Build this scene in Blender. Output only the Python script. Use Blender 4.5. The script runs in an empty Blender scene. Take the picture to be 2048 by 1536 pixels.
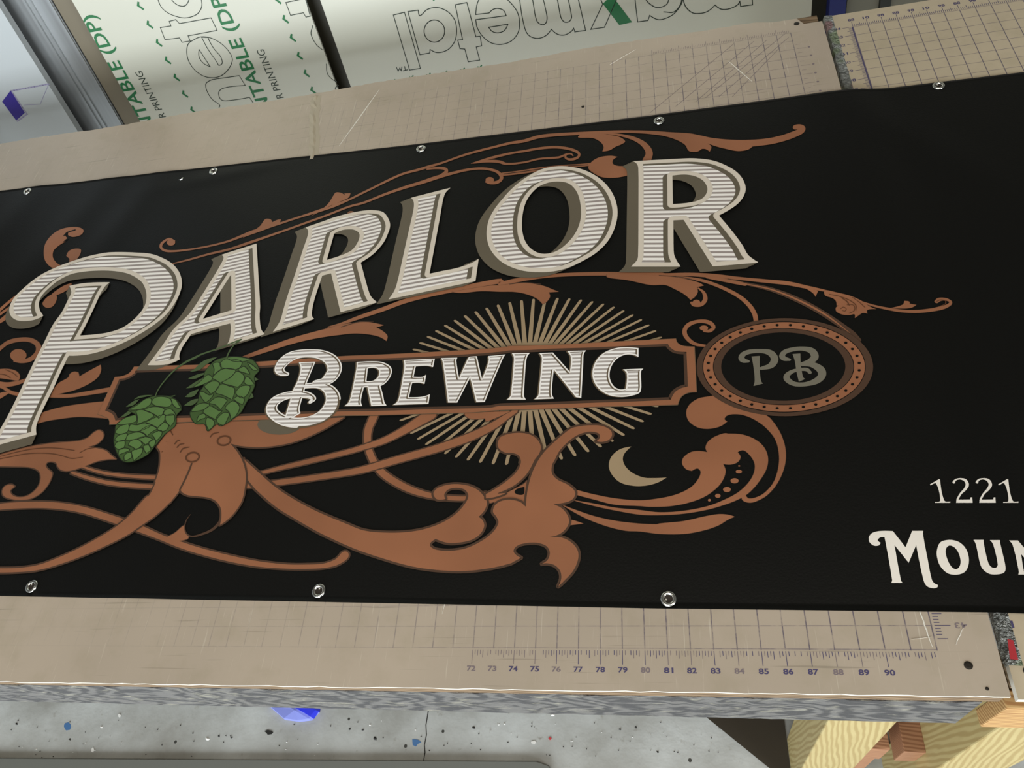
import bpy, math, random
import numpy as np
from mathutils import Vector, Matrix
from mathutils.geometry import delaunay_2d_cdt

# ---------------------------------------------------------------- camera, light, exposure
S = 0.0254                      # the scene is laid out in inches (cutting mats carry a 1 inch grid)
TZ = 36.0                       # height of the mat surface above the floor, inches
F = 1534.33
ROT = np.array([[0.974627, 0.06119884, -0.21530654],
                [-0.06875497, -0.833543, -0.54815949],
                [-0.21301398, 0.54905443, -0.80818579]])
CAM = np.array([-9.661053, -9.377771, 35.609317 + TZ])

scene = bpy.context.scene
col = scene.collection
cam_data = bpy.data.cameras.new('camera')
cam_data.sensor_width = 36.0
cam_data.lens = F / 2048 * 36.0
cam_data.clip_start = 0.02
cam = bpy.data.objects.new('camera', cam_data)
_U, _s, _V = np.linalg.svd(ROT); _R = _U @ _V
m = Matrix(((_R[0][0], -_R[1][0], -_R[2][0], CAM[0]*S),
            (_R[0][1], -_R[1][1], -_R[2][1], CAM[1]*S),
            (_R[0][2], -_R[1][2], -_R[2][2], CAM[2]*S),
            (0, 0, 0, 1)))
cam.matrix_world = m
col.objects.link(cam)
scene.camera = cam

world = bpy.data.worlds.new('world'); scene.world = world
world.use_nodes = True
wn = world.node_tree.nodes['Background']
wn.inputs[0].default_value = (0.80, 0.90, 1.0, 1)
wn.inputs[1].default_value = 1.0
_t = world.node_tree; _tc = _t.nodes.new('ShaderNodeTexCoord'); _sx = _t.nodes.new('ShaderNodeSeparateXYZ'); _mr = _t.nodes.new('ShaderNodeMapRange'); _mx = _t.nodes.new('ShaderNodeMix'); _mx.data_type = 'RGBA'
_t.links.new(_tc.outputs['Generated'], _sx.inputs[0]); _t.links.new(_sx.outputs[2], _mr.inputs['Value']); _mr.inputs['From Min'].default_value = .15; _mr.inputs['From Max'].default_value = .65
_mx.inputs[6].default_value = (0.40, 0.44, 0.47, 1); _mx.inputs[7].default_value = (0.07, 0.068, 0.06, 1)     # daylight low at the openings, dim roof above
_t.links.new(_mr.outputs[0], _mx.inputs[0]); _t.links.new(_mx.outputs[2], wn.inputs[0])

def area(name, loc, target, sx, sy, power, color):
    ld = bpy.data.lights.new(name, 'AREA'); ld.shape = 'RECTANGLE'
    ld.size = sx*S; ld.size_y = sy*S; ld.energy = power; ld.color = color
    lo = bpy.data.objects.new(name, ld); col.objects.link(lo)
    lo.location = Vector(loc)*S
    d = (Vector(target)-Vector(loc))
    lo.rotation_euler = d.to_track_quat('-Z', 'Y').to_euler()
    return lo
# daylight through the open workshop doors behind the camera, left and right, plus an added overhead fill light for the flat surfaces
area('door_daylight', (-84, -175, 68), (-30, 50, 34), 150, 100, 330, (0.90, 0.96, 1.0))
area('side_door_daylight', (125, -105, 66), (-10, 0, 20), 60, 60, 95, (0.96, 0.98, 1.0))
area('overhead_fill', (-10, -30, 158), (-10, 10, 30), 130, 46, 46, (1.0, 0.92, 0.80))
scene.view_settings.view_transform = 'Standard'
scene.view_settings.look = 'None'
scene.view_settings.exposure = 0.18
scene.view_settings.gamma = 1.0
scene.view_settings.use_curve_mapping = False

random.seed(7)
# ---------------------------------------------------------------- geometry helpers
def ray(x, y):
    return ROT.T @ np.array([(x-1024)/F, (y-768)/F, 1.0])
def relief(x, y):
    """height of the banner cloth above the mats (inches, from mat level): it sags onto the lower right table, soft wrinkles at its left"""
    z = 0.02
    t = min(max((x-2.35)/3.2, 0.0), 1.0); t = t*t*(3-2*t)
    z -= 0.25*t
    def fold(cx, cy, ang, w, ln, a):
        c, s = math.cos(ang), math.sin(ang)
        u = (x-cx)*c+(y-cy)*s; v = -(x-cx)*s+(y-cy)*c
        return a*math.exp(-(v/w)**2-(u/ln)**2)
    z += fold(-52, 33, 1.25, 1.7, 7, .13)+fold(-58, 31, 1.2, 1.9, 8, .15)+fold(-64, 34, 1.3, 1.7, 7, .13)
    z += fold(-44, 37, .1, .8, 6, .07)+fold(-38, 5, 1.1, 1.5, 5, .06)+fold(-44, 9, 1.0, 1.6, 6, .07)
    z += fold(6, 31, 2.2, 1.6, 8, .10)
    return z
def on_banner(x, y):
    d = ray(x, y); z = 0.02
    for _ in range(4):
        p = CAM + d*((TZ+z)-CAM[2])/d[2]
        z = relief(p[0], p[1])
    return p[0], p[1]
def on_plane(x, y, P0, n):
    d = ray(x, y)
    return CAM + d*(np.dot(np.array(P0)-CAM, n)/np.dot(d, n))
CROPS = dict(A1=(0,420,5.12), A2=(0,650,5.12), A3=(0,860,5.12), B1=(300,360,5.12), B2=(300,630,5.12), B3=(300,870,5.12),
             C1=(650,230,5.12), C2=(650,430,5.12), C3=(650,640,5.12), C4=(650,870,5.12), D1=(1000,230,5.12), D2=(1000,430,5.12),
             D3=(1000,640,5.12), D4=(1000,870,4.8), E1=(1300,230,5.12), E2=(1330,520,5.12), E3=(1280,780,5.12),
             E4=(1650,560,6.8267), E5=(1720,940,6.244), F1=(0,0,2.9257), F2=(650,0,2.9257), F3=(1348,0,2.9257), PX=(0,0,1))
def parse(txt):
    """'@crop x,y x,y* x,y,w' -> list of (x, y, corner, width) in photograph pixels"""
    o = CROPS['PX']; out = []
    for tok in txt.split():
        if tok[0] == '@': o = CROPS[tok[1:]]; continue
        c = tok.endswith('*'); v = [float(q) for q in tok.rstrip('*').split(',')]
        out.append((o[0]+v[0]/o[2], o[1]+v[1]/o[2], c, v[2]/o[2] if len(v) > 2 else 0.0))
    return out
def smooth(pts, closed=True, n=5):
    """Catmull-Rom through (x, y, w, corner) points; corners stay sharp"""
    N = len(pts); res = []
    rng = range(N) if closed else range(N-1)
    for i in rng:
        p1 = pts[i]; p2 = pts[(i+1) % N]
        p0 = pts[(i-1) % N] if (closed or i > 0) else p1
        p3 = pts[(i+2) % N] if (closed or i < N-2) else p2
        a1 = np.array(p1[:3]); a2 = np.array(p2[:3])
        L = np.linalg.norm(a2[:2]-a1[:2])
        def tan(pa, pb, pc, corner):
            if corner: return None
            va = np.array(pb[:3])-np.array(pa[:3]); vb = np.array(pc[:3])-np.array(pb[:3])
            la = np.linalg.norm(va[:2])+1e-9; lb = np.linalg.norm(vb[:2])+1e-9
            return (va+vb)/(la+lb)*L
        t1 = tan(p0, p1, p2, p1[3]); t2 = tan(p1, p2, p3, p2[3])
        if t1 is None and t2 is None:
            k_ = max(1, int(L/.35)); res += [tuple(a1+(a2-a1)*(q/k_)) for q in range(k_)]; continue
        if t1 is None: t1 = (a2-a1)*1.5-t2*.5
        if t2 is None: t2 = (a2-a1)*1.5-t1*.5
        for k in range(n):
            t = k/n
            h = (2*t**3-3*t**2+1)*a1+(t**3-2*t**2+t)*t1+(-2*t**3+3*t**2)*a2+(t**3-t**2)*t2
            res.append(tuple(h))
    if not closed: res.append(tuple(pts[-1][:3]))
    return res
def loop(txt, n=5):
    """closed outline traced on the print -> list of plan (x, y) in inches"""
    return [(a[0], a[1]) for a in smooth([(*on_banner(x, y), 0.0, c) for x, y, c, w in parse(txt)], True, n)]
def rib(txt, n=5, closed=False):
    """centre line with widths (pixels) -> (x, y, width inches)"""
    P = []
    for x, y, c, w in parse(txt):
        a = on_banner(x, y)
        # width measured across the local scale of the plane (mean of both axes)
        b = on_banner(x+1, y); d = on_banner(x, y+1)
        P.append((a[0], a[1], (x, y, w), c))
    out = [(p[0], p[1], 0.0, p[3]) for p in P]
    # turn pixel widths into plane widths using the direction across the line
    for i in range(len(P)):
        x, y, w = P[i][2]
        j0, j1 = max(i-1, 0), min(i+1, len(P)-1)
        dx = P[j1][2][0]-P[j0][2][0]; dy = P[j1][2][1]-P[j0][2][1]; L = math.hypot(dx, dy)+1e-9
        nx, ny = -dy/L*w/2, dx/L*w/2
        a = on_banner(x+nx, y+ny); b = on_banner(x-nx, y-ny)
        tx = P[j1][0]-P[j0][0]; ty = P[j1][1]-P[j0][1]; TL = math.hypot(tx, ty)+1e-9
        out[i] = (out[i][0], out[i][1], abs((a[0]-b[0])*(-ty/TL)+(a[1]-b[1])*(tx/TL)), out[i][3])
    return smooth(out, closed, n)

def inside(px, py, loops):
    r = np.zeros(px.shape, bool)
    for L in loops:
        A = np.array(L); B = np.roll(A, -1, 0)
        for (x1, y1), (x2, y2) in zip(A, B):
            if y1 == y2: continue
            m_ = ((y1 > py) != (y2 > py)) & (px < (x2-x1)*(py-y1)/(y2-y1)+x1)
            r ^= m_
    return r
def dist(px, py, loops):
    d = np.full(px.shape, 1e9)
    for L in loops:
        A = np.array(L); B = np.roll(A, -1, 0)
        for (x1, y1), (x2, y2) in zip(A, B):
            ex, ey = x2-x1, y2-y1; l2 = ex*ex+ey*ey
            if l2 < 1e-12: continue
            t = np.clip(((px-x1)*ex+(py-y1)*ey)/l2, 0, 1)
            d = np.minimum(d, (px-x1-t*ex)**2+(py-y1-t*ey)**2)
    return np.sqrt(d)
def contours(f, x0, y0, h):
    """zero contours of a field sampled on a grid; f > 0 is inside"""
    f = np.where(np.abs(f) < 1e-7, 1e-7, f)
    s = f > 0
    ny, nx = f.shape
    a, b, c, d = s[:-1, :-1], s[:-1, 1:], s[1:, 1:], s[1:, :-1]
    idx = a*1+b*2+c*4+d*8
    js, is_ = np.nonzero((idx > 0) & (idx < 15))
    def pt(e):
        k, j, i = e
        if k == 0: t = f[j, i]/(f[j, i]-f[j, i+1]); return (x0+(i+t)*h, y0+j*h)
        t = f[j, i]/(f[j, i]-f[j+1, i]); return (x0+i*h, y0+(j+t)*h)
    TAB = {1: [(3, 0)], 2: [(0, 1)], 3: [(3, 1)], 4: [(1, 2)], 5: [(3, 2), (1, 0)], 6: [(0, 2)], 7: [(3, 2)], 8: [(2, 3)], 9: [(2, 0)],
           10: [(0, 3), (2, 1)], 11: [(2, 1)], 12: [(1, 3)], 13: [(1, 0)], 14: [(0, 3)]}
    nxt = {}
    for j, i in zip(js, is_):
        E_ = [(0, j, i), (1, j, i+1), (0, j+1, i), (1, j, i)]
        for p, q in TAB[int(idx[j, i])]: nxt[E_[p]] = E_[q]
    loops = []
    while nxt:
        st, cur = next(iter(nxt.items())); L = [st]; del nxt[st]
        while cur != st and cur in nxt:
            L.append(cur); k = cur; cur = nxt[k]; del nxt[k]
        if len(L) > 6: loops.append(simplify([pt(e) for e in L], h*0.09))
    return loops
def simplify(P, tol):
    P = np.array(P)
    def dp(a, b):
        st = [(a, b)]; keep = set()
        while st:
            a, b = st.pop()
            if b <= a+1: continue
            u = P[b]-P[a]; L = np.hypot(*u)+1e-12; v = P[a+1:b]-P[a]
            d = np.abs(v[:, 0]*u[1]-v[:, 1]*u[0])/L if L > 1e-9 else np.hypot(v[:, 0], v[:, 1])
            k = int(np.argmax(d))
            if d[k] > tol: keep.add(a+1+k); st.append((a, a+1+k)); st.append((a+1+k, b))
        return keep
    n = len(P); h = n//2
    k = sorted(dp(0, h) | dp(h, n-1) | {0, h, n-1})
    return [tuple(P[i]) for i in k]

class MB:
    """collects geometry and links it as ONE mesh object"""
    def __init__(self): self.v = []; self.f = []; self.m = []; self.mats = []
    def mi(self, mat):
        if mat not in self.mats: self.mats.append(mat)
        return self.mats.index(mat)
    def add(self, verts, faces, mat):
        o = len(self.v); k = self.mi(mat)
        self.v += [tuple(v) for v in verts]
        for f in faces: self.f.append(tuple(o+i for i in f)); self.m.append(k)
    def box(self, x0, x1, y0, y1, z0, z1, mat, rot=None, piv=None):
        V = [(x, y, z) for z in (z0, z1) for y in (y0, y1) for x in (x0, x1)]
        if rot is not None:
            pv = Vector(piv or ((x0+x1)/2, (y0+y1)/2, (z0+z1)/2))
            V = [tuple(rot @ (Vector(v)-pv)+pv) for v in V]
        self.add(V, [(0, 2, 3, 1), (4, 5, 7, 6), (0, 1, 5, 4), (2, 6, 7, 3), (0, 4, 6, 2), (1, 3, 7, 5)], mat)
    def build(self, name, parent=None, smooth_=False, bevel=0):
        me = bpy.data.meshes.new(name)
        me.from_pydata([(a*S, b*S, c*S) for a, b, c in self.v], [], self.f)
        for mt in self.mats: me.materials.append(mt)
        me.polygons.foreach_set('material_index', self.m)
        if smooth_: me.polygons.foreach_set('use_smooth', [True]*len(self.f))
        me.update()
        o = bpy.data.objects.new(name, me); col.objects.link(o)
        if parent: o.parent = parent
        if bevel:
            md = o.modifiers.new('bevel', 'BEVEL'); md.width = bevel*S; md.segments = 2; md.limit_method = 'ANGLE'
        return o
LAY = 0.004; EPS = 2e-5
class Ink(MB):
    """flat print that follows the cloth, one thin layer over the other"""
    def put(self, xy, layer, step=0.0):
        self.k = (getattr(self, 'k', 0)+1) % 40; b = TZ+0.010+LAY*layer+self.k*EPS
        return [(x, y, relief(x, y)+b+i*step) for i, (x, y) in enumerate(xy)]
    def fill(self, loops, mat, layer):
        loops = [L for L in loops if len(L) > 2]
        if not loops: return
        V = []; E_ = []
        for L in loops:
            o = len(V); V += [Vector((float(x), float(y))) for x, y in L]
            E_ += [(o+i, o+(i+1) % len(L)) for i in range(len(L))]
        xs = [p[0] for L in loops for p in L]; ys = [p[1] for L in loops for p in L]
        gx = np.arange(math.floor(min(xs)), max(xs), .35); gy = np.arange(math.floor(min(ys)), max(ys), .35)
        if len(gx) and len(gy):
            X, Y = np.meshgrid(gx, gy); m_ = inside(X, Y, loops)
            V += [Vector((float(a), float(b))) for a, b in zip(X[m_], Y[m_])]
        r = delaunay_2d_cdt(V, E_, [], 0, 1e-5)
        vs = [(p.x, p.y) for p in r[0]]; T = r[2]
        if not T: return
        C_ = np.array([[sum(vs[i][0] for i in t)/len(t), sum(vs[i][1] for i in t)/len(t)] for t in T])
        ok = inside(C_[:, 0], C_[:, 1], loops)
        self.add(self.put(vs, layer), [t for t, k in zip(T, ok) if k], mat)
    def ribbon(self, P, mat, layer, extra=0.0, closed=False, cap=True):
        """P: (x, y, width)"""
        n = len(P); Lf = []; Rt = []
        for i in range(n):
            a = P[(i-1) % n] if (closed or i) else P[i]; b = P[(i+1) % n] if (closed or i < n-1) else P[i]
            tx, ty = b[0]-a[0], b[1]-a[1]; L = math.hypot(tx, ty)+1e-9
            w = P[i][2]/2+extra
            Lf.append((P[i][0]-ty/L*w, P[i][1]+tx/L*w)); Rt.append((P[i][0]+ty/L*w, P[i][1]-tx/L*w))
        st = min(EPS, .0013/max(n, 1)); V = self.put(Lf, layer, st)+self.put(Rt, layer, st)
        Fc = [(i, n+i, n+(i+1) % n, (i+1) % n) for i in range(n if closed else n-1)]
        self.add(V, Fc, mat)
        if cap and not closed:
            for q, p2 in ((P[0], P[1]), (P[-1], P[-2])):
                r = q[2]/2+extra
                if r < .02: continue
                an = math.atan2(q[1]-p2[1], q[0]-p2[0])
                arc = [(q[0]+r*math.cos(an+(k/8-.5)*math.pi), q[1]+r*math.sin(an+(k/8-.5)*math.pi)) for k in range(9)]
                self.add(self.put(arc, layer), [tuple(range(9))], mat)
    def outline(self, L, mat, layer, w):
        self.ribbon([(x, y, 2*w) for x, y in L], mat, layer, closed=True)
        # round off the corners
        for i in range(len(L)):
            a = Vector(L[i-1]); b = Vector(L[i]); c = Vector(L[(i+1) % len(L)])
            u = b-a; v = c-b
            if u.length > 1e-6 and v.length > 1e-6 and u.angle(v) > 0.5:
                self.add(self.put([(b.x+w*math.cos(k*math.pi/4), b.y+w*math.sin(k*math.pi/4)) for k in range(8)], layer), [tuple(range(8))], mat)
    def ellipse(self, cx, cy, rx, ry, mat, layer, n=20):
        """photograph pixels"""
        self.fill([[on_banner(cx+rx*math.cos(2*math.pi*k/n), cy+ry*math.sin(2*math.pi*k/n)) for k in range(n)]], mat, layer)

def tag(o, label, cat, group=None, kind=None):
    if label: o['label'] = label
    if cat: o['category'] = cat
    if group: o['group'] = group
    if kind: o['kind'] = kind
    return o
def empty(name, loc=(0, 0, 0)):
    o = bpy.data.objects.new(name, None); col.objects.link(o); o.location = Vector(loc)*S; o.empty_display_size = .05
    return o
def part(mb, name, root, label=None, **k):
    """a part in world inches under a root that sits elsewhere"""
    o = mb.build(name, root, **k)
    o.matrix_parent_inverse = Matrix.Translation(-root.location) if root.parent is None else Matrix.Identity(4)
    if label: o['label'] = label
    return o

# ---------------------------------------------------------------- materials
def sl(c):
    return tuple(((v/255)/12.92 if v/255 <= .04045 else (((v/255)+.055)/1.055)**2.4) for v in c)
def newmat(name, rgb, rough=.5, metal=0.0, spec=.5):
    mt = bpy.data.materials.new(name); mt.use_nodes = True
    b = mt.node_tree.nodes['Principled BSDF']
    b.inputs['Base Color'].default_value = (*sl(rgb), 1); b.inputs['Roughness'].default_value = rough
    b.inputs['Metallic'].default_value = metal; b.inputs['Specular IOR Level'].default_value = spec
    return mt
class NT:
    def __init__(s, mt): s.t = mt.node_tree; s.b = s.t.nodes['Principled BSDF']
    def n(s, typ, **kw):
        nd = s.t.nodes.new(typ)
        for k, v in kw.items():
            if k == 'inp':
                for a, b in v.items(): nd.inputs[a].default_value = b
            else: setattr(nd, k, v)
        return nd
    def l(s, a, b): s.t.links.new(a, b)
    def math(s, op, a, b=None, clamp=False):
        nd = s.t.nodes.new('ShaderNodeMath'); nd.operation = op; nd.use_clamp = clamp
        for i, q in enumerate((a, b)):
            if q is None: continue
            if isinstance(q, (int, float)): nd.inputs[i].default_value = q
            else: s.l(q, nd.inputs[i])
        return nd.outputs[0]
    def mix(s, fac, a, b):
        nd = s.t.nodes.new('ShaderNodeMix'); nd.data_type = 'RGBA'
        for i, q in ((0, fac), (6, a), (7, b)):
            if isinstance(q, (int, float)): nd.inputs[i].default_value = q
            elif isinstance(q, tuple): nd.inputs[i].default_value = (*q, 1)
            else: s.l(q, nd.inputs[i])
        return nd.outputs[2]
    def coord(s, scale=(1, 1, 1), rot=0):
        g = s.n('ShaderNodeNewGeometry')
        mp = s.n('ShaderNodeMapping'); mp.inputs['Scale'].default_value = tuple(q/S for q in scale)
        mp.inputs['Rotation'].default_value = (0, 0, rot)
        s.l(g.outputs['Position'], mp.inputs['Vector']); return mp.outputs[0]   # inches
    def noise(s, vec, scale, detail=3, rough=.5):
        nd = s.n('ShaderNodeTexNoise', inp={'Scale': scale, 'Detail': detail, 'Roughness': rough}); s.l(vec, nd.inputs['Vector']); return nd.outputs[0]
    def ramp(s, v, a, b):
        nd = s.n('ShaderNodeMapRange', inp={'From Min': a, 'From Max': b}); nd.clamp = True; s.l(v, nd.inputs['Value']); return nd.outputs[0]
    def bump(s, h, strength=.2, distn=.01):
        nd = s.n('ShaderNodeBump', inp={'Strength': strength, 'Distance': distn}); s.l(h, nd.inputs['Height']); s.l(nd.outputs[0], s.b.inputs['Normal'])
    def col(s, c): s.l(c, s.b.inputs['Base Color'])

M = {}
PR = .42
# banner vinyl
mt = newmat('black_vinyl', (8, 8, 6), .5, spec=.22); N = NT(mt)
v = N.coord(); h = N.noise(v, 9, 2); N.bump(h, .10, .002)
M['vinyl'] = mt
def printed(name, rgb, var=.10, rough=PR):
    mt = newmat(name, rgb, rough, spec=.4); N = NT(mt)
    n_ = N.noise(N.coord(), .16, 2)
    c = sl(rgb); N.col(N.mix(N.ramp(n_, .3, .7), tuple(q*(1-var) for q in c), tuple(q*(1+var) for q in c)))
    return mt
M['copper'] = printed('copper_ink', (152, 100, 70), .14)
M['cdark'] = printed('dark_copper_ink', (80, 58, 44), .06)
M['rim'] = printed('cream_ink', (220, 210, 194), .03)
M['olive'] = printed('olive_ink', (102, 94, 78), .05)
M['black'] = printed('black_ink', (9, 9, 7), .02, .5); M['black'].node_tree.nodes['Principled BSDF'].inputs['Specular IOR Level'].default_value = .22
M['tan'] = printed('tan_ink', (162, 141, 111), .10)
M['white'] = printed('pale_ink', (236, 230, 220), .08)
M['grey'] = printed('grey_green_ink', (116, 112, 98), .03)
M['shade'] = printed('shade_ink', (104, 90, 70), .03)
M['brown'] = printed('brown_line_ink', (96, 60, 38), .03)
M['hop'] = printed('hop_green_ink', (92, 126, 68), .14)
M['hopd'] = printed('hop_dark_ink', (34, 44, 22), .04)
M['hopb'] = printed('hop_shade_ink', (66, 92, 46), .06)
M['hopm'] = printed('hop_leaf_ink', (76, 96, 58), .08)
def striped(name, pitch, light, dark, duty=.62, ang=0.0):
    mt = newmat(name, light, PR, spec=.4); N = NT(mt)
    v = N.coord(rot=-ang); sp = N.n('ShaderNodeSeparateXYZ'); N.l(v, sp.inputs[0])
    y = N.math('FRACT', N.math('MULTIPLY', sp.outputs[1], 1/pitch))
    tri = N.math('ABSOLUTE', N.math('SUBTRACT', y, .5))
    k = N.ramp(tri, duty/2-.07, duty/2+.07)
    N.col(N.mix(k, sl(light), sl(dark))); return mt

# ---------------------------------------------------------------- the room
def conc():
    mt = newmat('worn_concrete', (140, 143, 140), .55); N = NT(mt); v = N.coord()
    a = N.noise(v, .09, 6, .6); b = N.noise(v, .9, 4, .7); c = N.noise(v, 5, 2)
    c1 = N.mix(N.ramp(a, .35, .68), sl((150, 150, 144)), sl((196, 200, 198)))
    c2 = N.mix(N.ramp(b, .62, .75), c1, sl((150, 148, 140)))
    vo = N.n('ShaderNodeTexVoronoi', inp={'Scale': .55}); N.l(v, vo.inputs['Vector'])
    sp = N.math('LESS_THAN', vo.outputs['Distance'], .085)
    sp = N.math('MULTIPLY', sp, N.math('GREATER_THAN', N.noise(v, .25, 1), .52))
    N.col(N.mix(sp, c2, sl((60, 60, 56)))); N.bump(a, .3, .02); return mt
M['concrete'] = conc()
fl = MB(); fl.box(-260, 190, -200, 120, -4, 0, M['concrete']); o = fl.build('floor'); o['kind'] = 'structure'
M['wall'] = newmat('painted_wall', (96, 94, 86), .8)
w = MB(); w.box(-260, 190, 90, 94, 0, 130, M['wall']); o = w.build('wall_back'); o['kind'] = 'structure'
w = MB(); w.box(186, 190, -200, 90, 0, 130, M['wall']); o = w.build('wall_right'); o['kind'] = 'structure'

# ---------------------------------------------------------------- materials of the tables
def mat_plastic(name, rows, x1, strength_lo, ink, base, off=0.0, ang=0.0, dy=0.0, left=True):
    """translucent cutting mat with its printed inch grid, worn away towards the left; x1 = the first ruled column"""
    mt = newmat(name, base, .34, spec=.5); N = NT(mt)
    mp = N.coord(); sp = N.n('ShaderNodeSeparateXYZ'); N.l(mp, sp.inputs[0]); X, Y = sp.outputs[0], sp.outputs[1]
    X = N.math('SUBTRACT', X, x1); Y = N.math('SUBTRACT', Y, dy)
    def line(q, w):
        fr = N.math('FRACT', N.math('ADD', q, 200.5)); d = N.math('ABSOLUTE', N.math('SUBTRACT', fr, .5))
        return N.math('SUBTRACT', 1.0, N.ramp(d, w*.6, w*1.5))
    vx = line(X, .024); hy = line(Y, .020 if not left else .018)
    iny = N.math('MULTIPLY', N.math('GREATER_THAN', Y, -.04), N.math('LESS_THAN', Y, rows+.04))
    if left: inx = N.math('MULTIPLY', N.math('GREATER_THAN', X, -92.04), N.math('LESS_THAN', X, .04))
    else: inx = N.math('GREATER_THAN', X, -.04)
    g = N.math('MAXIMUM', vx, N.math('MULTIPLY', hy, .75)); g = N.math('MULTIPLY', g, N.math('MULTIPLY', inx, iny))
    if left:
        wear = N.ramp(N.math('ADD', X, N.math('MULTIPLY', N.noise(mp, .25, 3), 22)), -30, 6)
        wear = N.math('ADD', N.math('MULTIPLY', wear, .85), .08)
        br = N.ramp(N.noise(N.coord((1, 1, 1)), 1.7, 3, .7), .34, .56)
        g = N.math('MULTIPLY', g, N.math('MULTIPLY', wear, N.math('ADD', N.math('MULTIPLY', br, .75), .25)))
    else: g = N.math('MULTIPLY', g, .85)
    big = N.noise(mp, .07, 3); sm = N.noise(mp, .6, 4, .6)
    b0 = sl(base); c = N.mix(N.ramp(big, .3, .7), tuple(q*.86 for q in b0), tuple(q*1.05 for q in b0))
    c = N.mix(N.math('MULTIPLY', N.ramp(sm, .5, .72), .22), c, sl((150, 140, 112)))
    # fine light knife scratches
    def scr(rot, sx, sy, th):
        q = N.coord((sx, sy, 1), rot); return N.ramp(N.noise(q, 1, 2, .6), th, th+.07)
    if left:
        s1 = N.math('MAXIMUM', scr(.12, 7, .30, .66), N.math('MAXIMUM', scr(-.35, 6, .25, .69), scr(1.45, 7, .3, .68)))
        c = N.mix(N.math('MULTIPLY', s1, .45), c, sl((212, 204, 186)))
        s2 = scr(.02, .16, 5, .66); c = N.mix(N.math('MULTIPLY', s2, .4), c, sl((120, 112, 96)))
    N.col(N.mix(g, c, sl(ink)))
    return mt
M['matL'] = mat_plastic('worn_mat_plastic', 44, 0.0, .1, (92, 84, 100), (186, 172, 154))
RX = 4.30; RZ = -0.30
M['matR'] = mat_plastic('clean_mat_plastic', 44, RX, .1, (62, 54, 92), (198, 184, 158), left=False)
M['mat_edge'] = newmat('mat_edge_plastic', (222, 218, 206), .3)
M['inkv'] = newmat('violet_ruler_ink', (72, 66, 104), .5)
M['inkf'] = newmat('faded_ruler_ink', (124, 112, 116), .5)
M['screw'] = newmat('dark_screw', (34, 28, 20), .5, .3)
def wood(name, c1, c2, scale=1.0, axis=0, rough=.6):
    mt = newmat(name, c1, rough, spec=.3); N = NT(mt)
    sc = [1.0, 1.0, 1.0]; sc[axis] = .12
    q = N.coord(tuple(v*scale for v in sc))
    wv = N.n('ShaderNodeTexWave', inp={'Scale': 1.9, 'Distortion': 7.0, 'Detail': 2.0, 'Detail Scale': .45}); wv.bands_direction = 'DIAGONAL'
    N.l(q, wv.inputs['Vector']); nz = N.noise(q, 2.2, 4)
    c = N.mix(N.ramp(wv.outputs[1], .25, .8), sl(c1), sl(c2)); N.col(N.mix(N.math('MULTIPLY', N.ramp(nz, .45, .7), .3), c, sl(c2))); return mt
M['pine'] = wood('yellow_pine', (180, 164, 116), (160, 140, 92), 1.0, 2)
M['pineh'] = wood('yellow_pine_across', (196, 160, 108), (160, 118, 72), 1.2, 0)
M['redwood'] = wood('reddish_lumber', (168, 124, 92), (134, 92, 64), 1.4, 0)
M['ply'] = wood('plywood', (140, 118, 92), (104, 84, 62), 1.0, 0)
mt = newmat('flaked_grey_edge', (120, 120, 120), .6); N = NT(mt)
q = N.coord((.55, 1, 1.5), .0); n1 = N.noise(q, 1.3, 6, .72)
wv = N.n('ShaderNodeTexWave', inp={'Scale': .32, 'Distortion': 26.0, 'Detail': 4.0, 'Detail Scale': .9}); N.l(q, wv.inputs['Vector'])
c = N.mix(N.ramp(wv.outputs[1], .2, .85), sl((62, 61, 62)), sl((104, 102, 99)))
c = N.mix(N.ramp(n1, .55, .74), c, sl((160, 156, 138))); N.col(c); N.bump(n1, .5, .03); M['flake'] = mt

# ---------------------------------------------------------------- work tables
def post(root, x0, z1, y0=-1.1, lean=0.0, mat='pine', name='leg', w=3.3, d=3.4, label=None):
    mb = MB(); V = []
    for z, s in ((0, 1), (z1, 0)):
        xo = lean*s
        V += [(x0+xo, y0, z), (x0+w+xo, y0, z), (x0+w+xo, y0+d, z), (x0+xo, y0+d, z)]
    mb.add(V, [(3, 2, 1, 0), (4, 5, 6, 7), (0, 1, 5, 4), (1, 2, 6, 5), (2, 3, 7, 6), (3, 0, 4, 7)], M[mat])
    return part(mb, name, root, label, bevel=.08)
tl = empty('work_table', (-46, 22, 0))
tag(tl, 'long wooden work table with flaky grey front edge, under the worn mat', 'table')
mb = MB(); mb.box(-93.6, 2.1, -1.80, 45.9, TZ-1.0, TZ-.17, M['ply']); part(mb, 'tabletop', tl)
mb = MB(); nseg = 190; V = []; Fc = []
for i in range(nseg+1):
    x = -93.6+95.1*i/nseg
    j = random.uniform(-.07, .07); k = random.uniform(-.05, .05)
    V += [(x, -1.82+k, TZ-1.02), (x, -1.85, TZ-5.35+j), (x, -1.05, TZ-5.3+j), (x, -1.05, TZ-1.02)]
for i in range(nseg):
    a = 4*i; Fc += [(a, a+1, a+5, a+4), (a+1, a+2, a+6, a+5), (a+2, a+3, a+7, a+6), (a+3, a, a+4, a+7)]
Fc += [(3, 2, 1, 0), (4*nseg, 4*nseg+1, 4*nseg+2, 4*nseg+3)]
mb.add(V, Fc, M['flake']); part(mb, 'front_board', tl, 'grey flaked front board')
mb = MB(); mb.box(-93.6, 2.1, 45.2, 46.0, TZ-5.3, TZ-1.02, M['ply']); part(mb, 'rear_board', tl)
post(tl, -3.45, TZ-1.02, lean=.35); post(tl, -90, TZ-1.02); post(tl, -3.4, TZ-1.02, y0=43.5); post(tl, -90, TZ-1.02, y0=43.5)
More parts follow.
